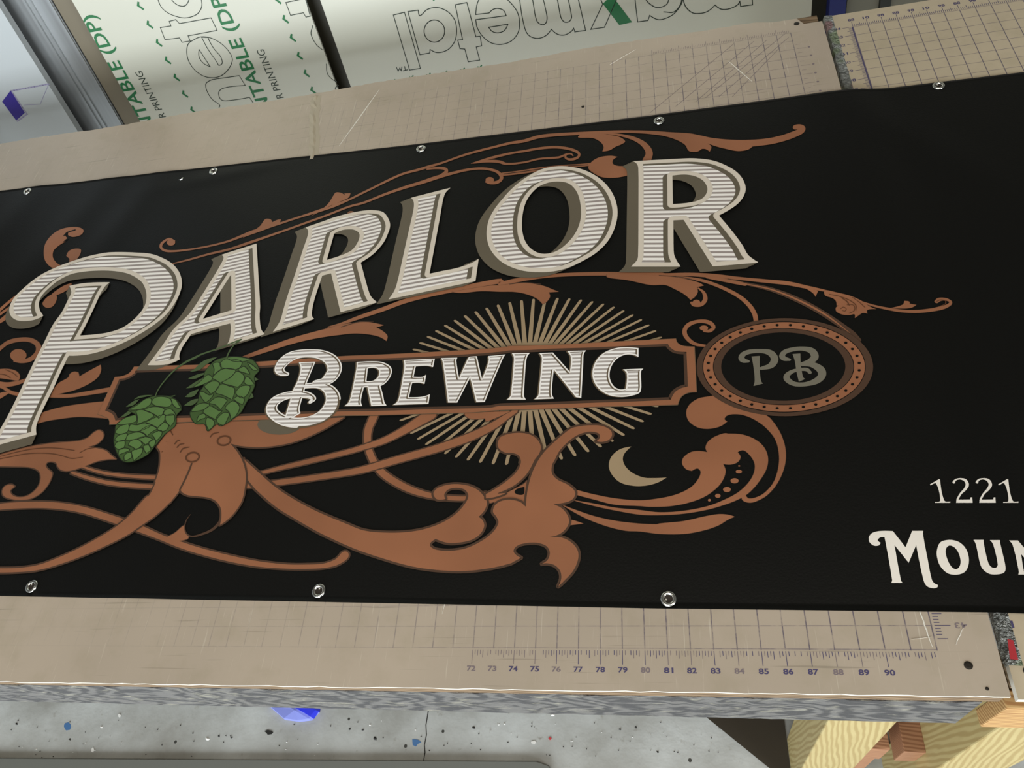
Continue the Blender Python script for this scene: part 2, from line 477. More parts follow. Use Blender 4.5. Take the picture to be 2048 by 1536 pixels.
mb = MB(); mb.box(-7.6, -4.6, 6, 38, TZ-16, TZ-12.5, M['redwood']); mb.box(-93, -.5, 6.0, 7.5, TZ-5.2, TZ-1.02, M['redwood']); part(mb, 'under_frame', tl)
tr = empty('work_table', (50, 22, 0))
tag(tr, 'second work table with a pine front plank, under the clean ruled mat at the right', 'table')
mb = MB(); mb.box(2.75, 98, -1.2, 45.0, TZ-1.3, TZ-.42+RZ, M['ply']); part(mb, 'tabletop', tr)
mb = MB(); mb.box(2.45, 98, -2.0, -1.25, TZ-5.3, TZ-1.35, M['pineh']); part(mb, 'front_plank', tr, 'yellow pine front plank', bevel=.06)
mb = MB(); mb.box(2.75, 98, 44.3, 45.0, TZ-5.3, TZ-1.35, M['ply']); part(mb, 'rear_board', tr)
post(tr, 3.35, TZ-5.3, y0=-1.95, lean=.5, w=3.45); post(tr, 94, TZ-1.3, y0=-.7); post(tr, 3.4, TZ-1.3, y0=42.5); post(tr, 94, TZ-1.3, y0=42.5)
# stretchers running back under the tables, their ends seen between the legs
for x0, x1, y0, z0, z1, mt_, root in ((.02, 1.42, -.8, 16.2, 12.4, 'redwood', tl), (.0, 1.5, -.5, 10.5, 5.5, 'redwood', tl), (2.35, 3.62, -.8, 15.4, 11.9, 'redwood', tr)):
    mb = MB(); mb.box(x0, x1, y0, 38, z1, z0, M[mt_]); part(mb, 'stretcher', root, bevel=.06)
# ---------------------------------------------------------------- cutting mats
def text_mesh(s, bold=0.0):
    cu = bpy.data.curves.new('t', 'FONT'); cu.body = s; cu.size = 1; cu.offset = bold; cu.resolution_u = 3
    ob = bpy.data.objects.new('t', cu); col.objects.link(ob)
    dg = bpy.context.evaluated_depsgraph_get(); me = ob.evaluated_get(dg).to_mesh()
    V = [(v.co.x, v.co.y) for v in me.vertices]; Fc = [tuple(p.vertices) for p in me.polygons]
    bpy.data.objects.remove(ob); bpy.data.curves.remove(cu)
    xs = [v[0] for v in V]; ys = [v[1] for v in V]
    x0, x1, y0, y1 = min(xs), max(xs), min(ys), max(ys)
    return [((x-x0)/(x1-x0), (y-y0)/(y1-y0)) for x, y in V], Fc
TC = {}
def put_text(mb, s, org, ux, uy, mat, bold=0.0):
    """text box: org corner, ux = full width vector, uy = full height vector"""
    if (s, bold) not in TC: TC[(s, bold)] = text_mesh(s, bold)
    V, Fc = TC[(s, bold)]; org, ux, uy = Vector(org), Vector(ux), Vector(uy)
    mb.add([tuple(org+ux*a+uy*b) for a, b in V], Fc, mat)
def strip(mb, x0, y0, x1, y1, w, z, mat):
    dx, dy = x1-x0, y1-y0; L = math.hypot(dx, dy); nx, ny = -dy/L*w/2, dx/L*w/2
    mb.add([(x0+nx, y0+ny, z), (x0-nx, y0-ny, z), (x1-nx, y1-ny, z), (x1+nx, y1+ny, z)], [(0, 1, 2, 3)], mat)
# left mat: slightly ragged far edge, torn far right corner
cl = empty('cutting_mat', (-46, 22, TZ)); tag(cl, 'worn scratched cutting mat with faded grid, under most of the banner', 'cutting mat')
top = []
xs = np.linspace(-94.0, 2.25, 240)
for x in xs:
    y = 46.12+random.uniform(-.05, .05)+.10*math.sin(x*.35)
    if x > -2.2: y = 46.0-.35*min((x+2.2)/1.2, 1)
    if x > .7: y = 44.85
    top.append((float(x), float(y)))
out = [(2.28, -1.82), (2.30, 44.85)]+top[::-1]+[(-94.0, -1.95)]+[(float(x), -1.95+.14*(x+94)/96+random.uniform(-.025, .025)) for x in np.linspace(-93, 1.7, 150)]
mb = MB(); n_ = len(out)
r = delaunay_2d_cdt([Vector(p) for p in out], [(i, (i+1) % n_) for i in range(n_)], [], 0, 1e-5)
vs = [(p.x, p.y) for p in r[0]]
C_ = np.array([[sum(vs[i][0] for i in t)/3, sum(vs[i][1] for i in t)/3] for t in r[2]]); ok = inside(C_[:, 0], C_[:, 1], [out])
mb.add([(x, y, TZ) for x, y in vs], [t for t, k in zip(r[2], ok) if k], M['matL'])
mb.add([(x, y, TZ) for x, y in out]+[(x, y, TZ-.16) for x, y in out], [(i, n_+i, n_+(i+1) % n_, (i+1) % n_) for i in range(n_)], M['mat_edge'])
mb.add([(x, y, TZ-.16) for x, y in vs], [t[::-1] for t, k in zip(r[2], ok) if k], M['mat_edge'])
part(mb, 'mat_sheet', cl)
# printed ruler along the front and back of the left mat
zz = TZ+.004
mb = MB()
for i in range(-20, 0):
    st = M['inkv'] if i > -18 else M['inkf']
    if i in (-11, -3): st = M['inkf']
    for k in range(8):
        if random.random() < .12: continue
        ln = {0: .62, 4: .34}.get(k, .20 if k % 2 else .26)
        x = i+k/8
        strip(mb, x, -.10, x, -.10-ln, .028, zz, M['inkf'] if random.random() < .4 else st)
for i in range(-20, -1):
    s = str(92+i); put_text(mb, s, (i-.21, -1.06, zz), (.42, 0, 0), (0, .24, 0), M['inkv'] if i > -19 and i % 4 else M['inkf'], .03)
for k in range(-3, 14):
    y = 1+k/8
    if y < .2: continue
    strip(mb, .12, y, .12+(.62 if k == 0 else .38 if k in (-4, 4) else .22), y, .03, zz, M['inkv'] if k < 6 else M['inkf'])
strip(mb, .12, .45, .52, .45, .03, zz, M['inkv'])
put_text(mb, '43', (1.38, 1.12, zz), (-.48, 0, 0), (0, -.24, 0), M['inkf'], .01)
for i in range(-10, 0):
    for k in range(8):
        strip(mb, i+k/8, 44.08, i+k/8, 44.08+(.55 if k == 0 else .36 if k == 4 else .24), .028, zz, M['inkf'])
for y in range(37, 43):
    strip(mb, .15, y, .8, y, .028, zz, M['inkf']); strip(mb, .15, y+.5, .45, y+.5, .028, zz, M['inkf'])
    mb.add([(.98+.09*math.cos(a), y+.09*math.sin(a), zz) for a in [k*math.pi/4 for k in range(8)]], [tuple(range(8))], M['inkf'])
part(mb, 'printed_ruler', cl)
mb = MB()
for a, b in (((-.4, 44.0), (-6.5, 38.0)), ((-.2, 43.5), (-5.6, 37.9)), ((-.9, 42.5), (-4.7, 37.7)), ((-4.0, 43.8), (-10.4, 37.2)), ((-2.6, 43.7), (-8.6, 37.5)), ((-1.7, 43.6), (-7.2, 37.7))):
    strip(mb, *a, *b, .035, zz+.002, M['inkf'])
part(mb, 'angle_lines', cl)
def screw(root, x, y, z, r, name='screw'):
    mb = MB(); n = 14
    V = [(x+r*math.cos(2*math.pi*k/n), y+r*math.sin(2*math.pi*k/n), z+.02) for k in range(n)]+[(x+r*.55*math.cos(2*math.pi*k/n), y+r*.55*math.sin(2*math.pi*k/n), z+.03) for k in range(n)]
    V += [(x+r*math.cos(2*math.pi*k/n), y+r*math.sin(2*math.pi*k/n), z-.02) for k in range(n)]
    mb.add(V, [tuple(range(n, 2*n))]+[(k, (k+1) % n, n+(k+1) % n, n+k) for k in range(n)]+[(2*n+k, 2*n+(k+1) % n, (k+1) % n, k) for k in range(n)], M['screw'])
    return part(mb, name, root)
screw(cl, 1.03, -.62, TZ, .17); screw(cl, 1.50, -1.52, TZ, .07); screw(cl, 0.55, 45.0, TZ, .20); screw(cl, -15.2, 39.0, TZ, .12)
# tape crease across the left mat, standing up slightly
M['tape'] = newmat('clear_tape', (176, 164, 142), .3)
mb = MB()
P_ = [(-38.0+1.6*t+random.uniform(-.12, .12), 45.6-8.2*t) for t in np.linspace(0, 1, 16)]
V = []; 
for x, y in P_: V += [(x-.45, y, TZ+.006), (x-.1, y, TZ+.012+random.uniform(0, .07)), (x+.1, y, TZ+.008+random.uniform(0, .02)), (x+.35+random.uniform(0, .2), y, TZ+.006)]
mb.add(V, [(4*i+k, 4*i+k+1, 4*i+k+5, 4*i+k+4) for i in range(15) for k in range(3)], M['tape'])
o = mb.build('adhesive_tape'); tag(o, 'crinkled strip of clear tape stuck on the worn mat behind the banner', 'tape')
mb = MB()
for (x0, y0, x1, y1, w_) in ((-32.2, 45.2, -34.5, 38.6, .10), (-.35, 1.9, -.15, .1, .05), (-11.2, 45.0, -13.2, 43.6, .05), (-4.6, 41.8, -3.2, 39.0, .06), (1.2, .9, .75, .2, .04), (-.9, .42, -.1, .52, .04), (-21.5, 3.3, -21.7, 1.6, .04)):
    n = 10; V = []
    for k in range(n+1):
        t = k/n; x = x0+(x1-x0)*t+random.uniform(-.012, .012); y = y0+(y1-y0)*t; ww = w_*(.4+.8*math.sin(math.pi*t))
        V += [(x-ww/2, y, TZ+.004), (x, y, TZ+.02), (x+ww/2, y, TZ+.004)]
    mb = MB(); mb.add(V, [(3*i+k, 3*i+k+1, 3*i+k+4, 3*i+k+3) for i in range(n) for k in range(2)], M['mat_edge']); part(mb, 'knife_scratch', cl)

cr_ = empty('cutting_mat', (50, 22, TZ)); tag(cr_, 'clean cutting mat with crisp violet inch grid, at the right behind the banner', 'cutting mat')
mb = MB(); zr = TZ+RZ
mb.box(2.62, 98, -1.85, 45.75, zr-.40, zr-.001, M['mat_edge'])
mb.add([(2.62, -1.85, zr), (98, -1.85, zr), (98, 45.75, zr), (2.62, 45.75, zr)], [(0, 1, 2, 3)], M['matR']); part(mb, 'mat_sheet', cr_)
mb = MB(); zz = zr+.004
for y in range(30, 45):
    for k in range(8):
        q = y-1+k/8+.125
        ln = .62 if abs(q-round(q)) < .01 else (.36 if abs(q*2-round(q*2)) < .01 else .22)
        strip(mb, RX-.10, q, RX-.10-ln, q, .035, zz, M['inkv'])
    put_text(mb, str(y), (RX-1.30, y-.14, zz), (.46, 0, 0), (0, .30, 0), M['inkv'], .02)
strip(mb, RX-.06, 0, RX-.06, 44, .07, zz, M['inkv'])
for y in range(0, 3): put_text(mb, str(y+1), (RX-1.30, y+.98, zz), (.24, 0, 0), (0, .30, 0), M['inkv'], .02)
labs = ['88', '10', '98', '88', '98', '10', '98', '88', '98', '10', '88', '98']
for i in range(12):
    for k in range(8):
        x = RX+i+k/8; strip(mb, x, 44.06, x, 44.06+(.60 if k == 0 else .38 if k == 4 else .24), .035, zz, M['inkv'])
    put_text(mb, labs[i], (RX+i-.2, 44.72, zz), (.44, 0, 0), (0, .30, 0), M['inkv'], .03)
part(mb, 'printed_ruler', cr_); screw(cr_, 3.25, -.75, zr, .17)
# crinkled foil-like packing tape along the right mat's edge
mt = newmat('crumpled_foil_tape', (150, 152, 146), .28, .35); N = NT(mt); v = N.coord()
n1 = N.noise(v, 2.6, 4, .7); n2 = N.noise(v, .55, 1)
c = N.mix(N.ramp(n1, .35, .65), sl((96, 98, 92)), sl((190, 192, 186)))
sp = N.n('ShaderNodeSeparateXYZ'); N.l(v, sp.inputs[0])
c = N.mix(N.math('MULTIPLY', N.ramp(n2, .55, .60), .6), c, sl((128, 150, 92)))
c = N.mix(N.math('MULTIPLY', N.ramp(n2, .42, .38), .6), c, sl((176, 112, 112))); N.col(c); N.bump(n1, 1.0, .05); M['foil'] = mt
M['redfoil'] = newmat('red_foil', (190, 60, 66), .3, .2)
def foil(y0, y1, label, red=False):
    mb = MB(); n = int((y1-y0)*4)+2; V = []
    for k in range(n+1):
        y = y0+(y1-y0)*k/n
        V += [(2.52+random.uniform(-.04, .04), y, zr-.28), (2.58+random.uniform(-.05, .05), y, zr+.03+random.uniform(0, .06)), (2.85, y, zr+.02+random.uniform(0, .05)), (3.05+random.uniform(-.05, .05), y, zr+.012), (3.15, y, zr+.006)]
    mb.add(V, [(5*i+k, 5*i+k+1, 5*i+k+6, 5*i+k+5) for i in range(n) for k in range(4)], M['foil'])
    if red: mb.add([(2.70, -.30, zr+.09), (3.0, -.34, zr+.09), (3.02, .45, zr+.09), (2.82, .5, zr+.09)], [(0, 1, 2, 3)], M['redfoil'])
    o = mb.build('foil_tape'); tag(o, label, 'tape', 'patterned foil tape on the edge of the clean mat'); return o
foil(36.2, 45.8, 'crumpled grey foil tape on the clean mat edge, far piece behind the banner')
foil(-.55, 1.9, 'crumpled foil tape with red patch on the clean mat edge, in front of banner', True)

# ---------------------------------------------------------------- banner
bn = empty('vinyl_banner', (-26, 20, TZ)); tag(bn, 'long black printed vinyl banner lying across both cutting mats', 'banner')
def edge_top(x): return 36.36-.0345*(x-8)*(1 if x < -10 else .6)+(.0 if x > -10 else .25)
TOPP = [(-84, 39.8), (-66.9, 39.17), (-45.4, 38.25), (-27.6, 37.40), (-10.4, 36.9), (1.0, 36.75), (4, 36.62), (8.3, 36.48), (13.1, 36.3), (60, 34.6)]
BOTP = [(-84, 3.8), (-48.2, 2.75), (-28.3, 2.24), (-11.7, 1.80), (3.6, 1.52), (60, .2)]
def interp(P, x):
    return float(np.interp(x, [p[0] for p in P], [p[1] for p in P]))
gx = np.concatenate([np.arange(-84, 30, .3), np.arange(30, 60.1, 3)]); NY = 110
V = []; Fc = []
for x in gx:
    a, b = interp(BOTP, x), interp(TOPP, x)
    for j in range(NY+1):
        y = a+(b-a)*j/NY; V.append((float(x), y, TZ+relief(float(x), y)))
nx_ = len(gx)
for i in range(nx_-1):
    for j in range(NY):
        k = i*(NY+1)+j; Fc.append((k, k+NY+1, k+NY+2, k+1))
# hem: the border turned under, giving the cloth its thickness
o0 = len(V)
rim = [i*(NY+1) for i in range(nx_)]+[(nx_-1)*(NY+1)+j for j in range(1, NY+1)]+[i*(NY+1)+NY for i in range(nx_-2, -1, -1)]+[j for j in range(NY-1, 0, -1)]
for k in rim: x, y, z = V[k]; V.append((x, y, z-.03))
nr = len(rim); Fc += [(rim[i], o0+i, o0+(i+1) % nr, rim[(i+1) % nr])[::-1] for i in range(nr)]
mb = MB(); mb.add(V, Fc, M['vinyl']); part(mb, 'banner_sheet', bn, smooth_=True)
# grommets
M['chrome'] = newmat('nickel', (226, 226, 220), .22, 1.0)
M['hole'] = newmat('grommet_hole_shadow', (46, 38, 30), .8)
gm = MB(); n = 28; prof = [(.37, .0), (.36, .035), (.31, .062), (.25, .06), (.205, .035), (.19, -.01)]; V = []
for r_, z in prof: V += [(r_*math.cos(2*math.pi*k/n), r_*math.sin(2*math.pi*k/n), z) for k in range(n)]
gm.add(V, [(a*n+k, a*n+(k+1) % n, (a+1)*n+(k+1) % n, (a+1)*n+k) for a in range(len(prof)-1) for k in range(n)], M['chrome'])
gm.add([(.19*math.cos(2*math.pi*k/n), .19*math.sin(2*math.pi*k/n), .006) for k in range(n)], [tuple(range(n))], M['hole'])
gm.add([(.10+.05*math.cos(2*math.pi*k/10), .06+.04*math.sin(2*math.pi*k/10), .012) for k in range(10)], [tuple(range(10))], M['mat_edge'])
g0 = gm.build('grommet', smooth_=True)
GP = [(55, 383), (427, 343), (842, 298), (1318, 242), (1877, 172), (64, 1173), (638, 1182), (1337, 1198)]
for i, (px, py) in enumerate(GP):
    g = g0 if i == 0 else g0.copy()
    if i: col.objects.link(g)
    x, y = on_banner(px, py); g.parent = bn
    g.matrix_parent_inverse = Matrix.Translation(-bn.location)
    g.location = Vector((x, y, TZ+relief(x, y)+.03))*S; g.rotation_euler = (0, 0, random.uniform(0, 6))
mb = MB(); V = []
for k in range(9):
    a = -2.2+2.6*k/8; V += [(.20*math.cos(a), .20*math.sin(a), .0), (.20*math.cos(a)*.9, .20*math.sin(a)*.9, .05), ((.20-.09*math.sin(math.pi*k/8))*math.cos(a), (.20-.09*math.sin(math.pi*k/8))*math.sin(a), .01)]
mb.add(V, [(3*i+k, 3*i+k+1, 3*i+k+4, 3*i+k+3) for i in range(8) for k in range(2)], M['chrome'])
x, y = on_banner(362, 357); o = mb.build('metal_chip'); o.location = Vector((x, y, TZ+relief(x, y)+.005))*S
tag(o, 'tiny curved silver metal chip lying loose on the far edge of the banner', 'metal scrap')
M['bright'] = printed('bright_white_ink', (250, 247, 242), .02)
# ---- printed artwork (traced marks, laid on the cloth as thin ink)
def layer_part(ink, name, label=None): return part(ink, name, bn, label)
def poly_group(ink, shapes, layer, ow=.055, fill='copper', edge='cdark', n=5):
    """all dark outlines first, then all fills, so that joined shapes read as one"""
    L_ = [loop(s, n) for s in shapes]
    if ow:
        for L in L_: ink.outline(L, M[edge], layer, ow)
    for L in L_: ink.fill([L], M[fill], layer+1)
def ribs(ink, R_, layer, ow=.055, fill='copper', edge='cdark'):
    for s in R_:
        P = rib(s)
        if ow: ink.ribbon(P, M[edge], layer, ow)
        ink.ribbon(P, M[fill], layer+1)
def lines(ink, R_, layer, mat='brown'):
    for s in R_: ink.ribbon(rib(s), M[mat], layer)

# --- sunburst: 68 rays on an ellipse
sb = Ink(); cx, cy, A_, B_ = -18.17, 15.28, 8.22, 5.72
for k in range(68):
    t = math.radians(89.3+k*360/68)
    def P(f, dt): return (cx+A_*f*math.cos(t+dt), cy+B_*f*math.sin(t+dt))
    hi = .0405*1.06; ho = .0115
    tip = P(1.0, 0)
    # rounded tip
    pts = [P(.40, -hi), P(.985, -ho), P(1.0, -ho*.5), P(1.0, ho*.5), P(.985, ho), P(.40, hi)]
    sb.add(sb.put(pts, 0), [(0, 1, 2, 3, 4, 5)], M['tan'])
c_ = [(cx+A_*.42*math.cos(a), cy+B_*.42*math.sin(a)) for a in [math.radians(5*k) for k in range(72)]]
sb.fill([c_], M['tan'], 0)
layer_part(sb, 'sunburst', 'tan sunburst of thin rays behind the name panel')

# --- scrollwork
k1 = Ink()   # upper flourish above the big name
ribs(k1, ["@B1 252,628,16 190,606,20 125,650,26 115,695,26 165,727,24 260,730,20 400,715,18 600,680,18 800,630,20 950,572,26 1050,530,26 1200,485,20 1300,458,20 1450,408,20 1600,360,22 1750,312,28 1900,260,30 2040,203,20 @C1 350,818,20 500,745,20 650,670,22 800,605,22 950,565,24 1050,535,26 1200,492,20 1350,438,20 1500,390,22 1700,338,22 1900,290,26 2040,268,30 @D1 400,225,34 600,203,32 800,192,30 1000,180,26 1200,173,26 1450,173,24",
          "@B1 220,862,10 400,818,18 600,762,20 800,715,22 1000,650,26 1200,582,22 1400,512,20 1600,440,20 1800,368,20 2040,275,20 @C1 400,900,22 600,820,24 800,750,28 1000,690,34 1150,640,36 1300,600,28 1450,565,24 1600,550,24 1720,567,26 1785,600,32 1808,650,36 1770,688,32 1700,698,28 1655,685,24",
          "@C1 1050,556,16 1130,546,22 1210,548,28 1243,565,34 1228,600,38 1170,630,26 1100,655,18",
          "@C1 1500,498,6 1700,442,24 1900,395,22 2040,372,22 @D1 400,345,24 560,332,26 700,347,26 790,380,28 812,412,24 785,443,26 720,458,24 672,440,20 680,408,16 725,400,14 748,420,10",
          "@C1 1520,497,8 1650,476,24 1780,480,28 1860,503,22 2040,487,18 @D1 400,452,18 600,436,20 680,405,18",
          "@C1 1815,610,34 @D1 200,590,36 400,560,40 650,530,34 800,520,30 920,508,28",
          "@D1 900,182,12 1050,188,14 1200,202,22 1350,237,36 1450,285,50 1510,345,66 1528,400,74 1505,462,86"], 2, 0)
poly_group(k1, ["@B1 950,592 1050,530 1130,470 1165,420 1190,400 1235,405 1255,435* 1300,412 1342,405* 1320,455 1230,492 1100,540 1000,575",
          "@B1 1650,372 1750,310 1830,240 1880,160 1905,130 1960,135 1995,158* @C1 200,805* 262,803* 240,850 150,892 0,965",
          "@D1 800,232 950,240 1030,280 1062,330 1048,375* 1120,365 1180,330 1250,300 1282,275 1240,235 1150,210 1000,190 850,190",
          "@D1 905,545 940,480 1020,435 1130,420 1205,432* 1160,460 1155,500 1200,522 1260,525* 1320,510* 1320,620* 1180,645 1050,640 960,600",
          "@D1 1000,175 1200,161 1400,160 1560,165 @E1 200,178 400,190 520,213 650,240 850,257 1000,258 1200,243 1350,210 1460,172 1515,150* 1475,150 1462,128 1480,106 1530,98 1575,112 1592,145 1570,185 1510,220 1400,262 1250,300 1050,325* 1000,358 900,372 780,350 680,325 590,293* 628,328 610,378* 570,352 530,350* 480,378 400,372 360,310 280,262 150,220 0,198 @D1 1350,186 1200,183"], 2, 0)
k1.ellipse(650+1688/5.12, 230+668/5.12, 8.5, 6, M['copper'], 3); k1.ellipse(300+216/5.12, 360+642/5.12, 8.5, 6.2, M['copper'], 3)
k1.ellipse(650+268/5.12, 230+1006/5.12, 7, 4, M['copper'], 3)
lines(k1, ["@D1 40,607,6 250,580,6 450,550,6", "@D1 700,525,6 900,512,6"], 4, 'black')
poly_group(k1, ["@A1 600,600* 530,590 470,530 450,450 465,350 520,270 600,210 700,180 800,178 855,205 845,245 800,270 740,277 700,260* 705,232 765,210* 690,225 665,250 697,295* 660,332* 600,370 550,420 545,490 590,550 650,575*",
          "@A1 630,580* 700,550 712,500* 680,472* 710,420 770,398 828,405 825,450 790,505 760,545* 700,600*",
          "@A1 440,950 490,890 560,860 585,890 575,940 540,990 490,1005 450,985",
          "@A1 500,900* 545,850* 650,780 735,750* 735,790* 640,850"], 2, 0)
lines(k1, ["@A1 660,262,12 700,228,10 768,208,14", "@A1 650,330,6 690,300,14"], 4, 'black')
ribs(k1, ["@A1 -60,1075,30 0,1025,30 80,955,26 160,890,22", "@A1 -60,1110,26 0,1070,26 100,1000,20", "@A1 -60,1175,30 20,1130,40 80,1080,40"], 2, 0)
layer_part(k1, 'scrollwork', 'thin copper scrollwork above the big name')

k2 = Ink()   # left ornaments
ribs(k2, ["@A2 -60,310,30 0,245,36 80,183,40 200,152,40 310,155,44 385,200,50 395,265,50 335,340,46 240,372,36 160,360,40"], 2, .03)
k2.ellipse(190/5.12, 650+312/5.12, 16.5, 12.5, M['copper'], 3)
poly_group(k2, ["@A2 -60,470 60,450 160,470 205,520 190,570 120,562 0,545 -60,540"], 2, .03)
ribs(k2, ["@A2 -60,590,40 60,612,46 180,595,40 280,560,30", "@A2 -60,625,20 30,640,26 110,690,34 190,712,36", "@A2 500,728,30 700,728,34 900,700,40 1140,660,44", "@A2 -60,760,50 20,720,50 80,700,20"], 2, .03)
poly_group(k2, ["@A2 480,740* 600,600 700,540 720,500 760,480 805,490* 815,530* 900,480 1030,410* 1035,470 1000,540 900,610 760,670 640,700",
                "@A2 360,1020* 430,900* 600,850 800,815 1060,785* 1010,915* 1110,962* 1000,950 800,942 600,965 480,985"], 2, .035)
lines(k2, ["@A2 -30,500,8 60,515,8 110,545,8", "@A2 60,460,8 130,490,8 180,530,8"], 5)
poly_group(k2, ["@A3 -80,280* 100,225 250,185 400,155 600,130 800,115 900,82 960,30 1010,5 1055,28 1058,80 1000,140 900,175* 980,185 1080,210 1140,260 1190,300* 1100,303 1000,322 900,360 800,398 700,422 630,412 595,378 578,340 540,325 490,332 470,362 490,400 535,440 530,485 495,560 430,640 330,700 220,718 120,708 45,680 25,630 50,580 110,560 155,582* 108,622 130,668 200,690 290,672 370,610 412,540 418,460 385,410 300,382 150,376 -80,372*"], 2, .08)
lines(k2, ["@A3 -60,310,8 100,280,9 250,250,9 400,240,9 550,248,9 650,270,9 740,295,9 850,280,7", "@A3 0,275,7 150,235,9 300,203,9 450,187,9 600,190,9 765,212,9", "@A3 820,235,7 900,195,8 980,183,7"], 5)
ribs(k2, ["@A3 850,378,20 1000,425,26 1150,455,28 1350,475,30 1620,488,34", "@A3 740,437,26 900,490,34 1100,540,38 1300,565,40 1590,582,42",
          "@A3 -80,795,62 100,778,64 300,768,66 500,770,66 700,790,66 900,832,66 1100,895,70 1300,962,74 1450,1018,70 1650,1100,56 @B3 300,1120,64 500,1185,64 800,1262,64 1100,1320,56 1400,1348,44 1600,1350,44 1780,1340,46 1900,1308,60 1965,1265,76 1990,1240,84"], 2, .10)
ribs(k2, ["@B3 735,830,30 718,890,30 640,970,26 520,1022,20 430,1040,16 375,1010,14 358,950,12 372,880,10 418,812,4"], 2, .0, 'cdark')
poly_group(k2, ["@B3 130,1062* 250,1008 330,940 358,925* 362,990 400,1045* 380,1068 250,1092"], 2, .045)
layer_part(k2, 'scrollwork', 'broad copper scrollwork at the left end')

k3 = Ink()   # centre and lower right flourish
ribs(k3, ["@C3 512,960,80 478,1040,76 448,1110,74 436,1200,70 440,1300,70 @C4 440,110,70 462,190,68 510,290,70 600,400,72 750,500,70 900,570,64 1050,615,54 1200,640,46 1470,650,44 @C4 1640,610,44"], 2, .10)
ribs(k3, ["@B3 990,412,26 1150,388,30 1300,350,36 1600,280,44 2030,175,46 @C3 400,1305,50 600,1240,60 800,1140,72 950,1050,90 1080,970,108"], 5, .085)
ribs(k3, ["@B3 990,522,46 1150,508,50 1300,492,52 1600,452,54 2030,388,58 @C4 400,355,64 600,298,68 800,240,70 1000,185,72 1200,125,74 @C3 1450,1215,80 1600,1150,76 1750,1070,70 1850,1000,56 1950,935,44"], 5, .085)
poly_group(k3, ["@C3 1425,950* 1455,1000 1530,1020 1640,1010* 1650,1045* 1720,1020 1900,940*"], 7, .035)
BODY = ["@B3 85,112* @B2 150,1250 250,1120* 600,1100 1000,1092 1400,1082 1990,1055* 1900,1110 1800,1168 1600,1262 1400,1325 1150,1358 950,1348 830,1322* @B3 900,180 955,280 985,400 980,520 945,680 870,800 790,880 722,925* 737,850 732,760 690,690 620,650 500,632 400,622 340,595 315,562* 210,700* 60,480* 100,360 112,260 108,170",
        "@B3 85,112 112,180 117,260 105,360 60,500 0,620 @A3 1500,692 1350,862 1200,990 1000,1115 800,1222 600,1312 400,1385 200,1415 -80,1418* -80,1465* 200,1458 400,1438 650,1368 900,1275 1100,1185 1300,1085 1450,985 1600,880 1750,740 1845,620 1905,480 1960,330* 1850,60*"]
SW = ["@B3 960,245* 1100,372 1280,530 1450,645 1700,780 2020,915 @C4 400,980 600,1002 800,1000 1000,972 1200,902 1350,805 1440,700 1470,625 1435,565 1350,545 1265,562 1225,610 1235,660* 1150,662 1115,620 1118,585 1165,542 1300,508 1450,518 1560,562 1635,640 1660,700 1635,775 1575,842* 1618,880 1632,940 1590,1018 1500,1078 1350,1108 1250,1106 1135,1068* 1082,1110 1085,1148 1150,1180 1300,1188 1450,1162 1600,1092 1718,1002 1778,905 1758,842 1722,790 1742,725 1800,682 1900,666 2000,690 2048,730 @D4 250,692* 262,560 290,430 330,320 400,200 480,110 @D3 720,1120 820,1092 920,1082 1040,1088 1130,1130 1148,1185 1110,1235 1045,1252 985,1245* 1022,1212 1015,1170 970,1152 900,1150 800,1180 700,1250 610,1345 560,1440 @D4 502,290 500,370 550,430 650,480 710,530 723,570 700,618 640,648 515,668* 600,712 655,785 662,850 620,918 560,960 475,982* 600,990 695,1042 748,1115 750,1200 705,1305 620,1400 562,1455* 590,1380 580,1310 530,1255 460,1235 405,1238* 460,1200 480,1130 450,1072 380,1042 300,1036 200,1052 148,1082 132,1120 160,1158 202,1182* 150,1210 @C4 1900,1318 1700,1365 1450,1395 1200,1390 900,1350 600,1268 300,1165 0,1030 @B3 1650,955 1500,868 1300,745 1080,555* 1010,470*"]
poly_group(k3, ["@C4 1670,660 1800,620 1950,550 2040,500 @D4 258,440* 242,560 228,645 100,617 0,632 @C4 1745,722 1735,685* 1690,700*"], 2, .045)
k3.fill([loop("@D4 140,552 160,522 235,500* 228,570 175,575")], M['black'], 4)
poly_group(k3, SW, 8, .12)
poly_group(k3, ["@D3 -20,1222 60,1180 180,1160 300,1175 380,1225 420,1300 405,1370 360,1430 @D4 330,250 290,330 240,400 150,480 60,530 -20,565 @C4 1850,600 1740,640 1650,652* 1650,610* 1740,560 1870,470 1965,380 2008,290 1990,220 1930,190 1850,185 1790,150 1770,100 1790,40 1840,0"], 10, .11)
poly_group(k3, BODY, 12, .11)
lines(k3, ["@B3 432,300,16 410,360,18 375,440,18 330,530,18 312,565,16"], 15, 'cdark')
for c_ in ("@B3 %d,%d", ):
    for ex, ey in ((443, 233), (764, 64)):
        k3.ribbon(rib(" ".join("@B3 %f,%f,18" % (ex+68*math.cos(a)*.98+8*math.sin(a), ey+46*math.sin(a)-12*math.cos(a)) for a in [k*math.pi/8 for k in range(16)]), closed=True), M['brown'], 15, closed=True)
lines(k3, ["@B3 262,95,12 285,68,14 312,62,8", "@B3 285,130,12 310,105,14 355,95,8", "@B3 318,180,12 345,145,14 408,130,8", "@B3 215,-40,14 240,5,12", "@B3 625,25,12 650,-5,14 712,-20,8"], 15)
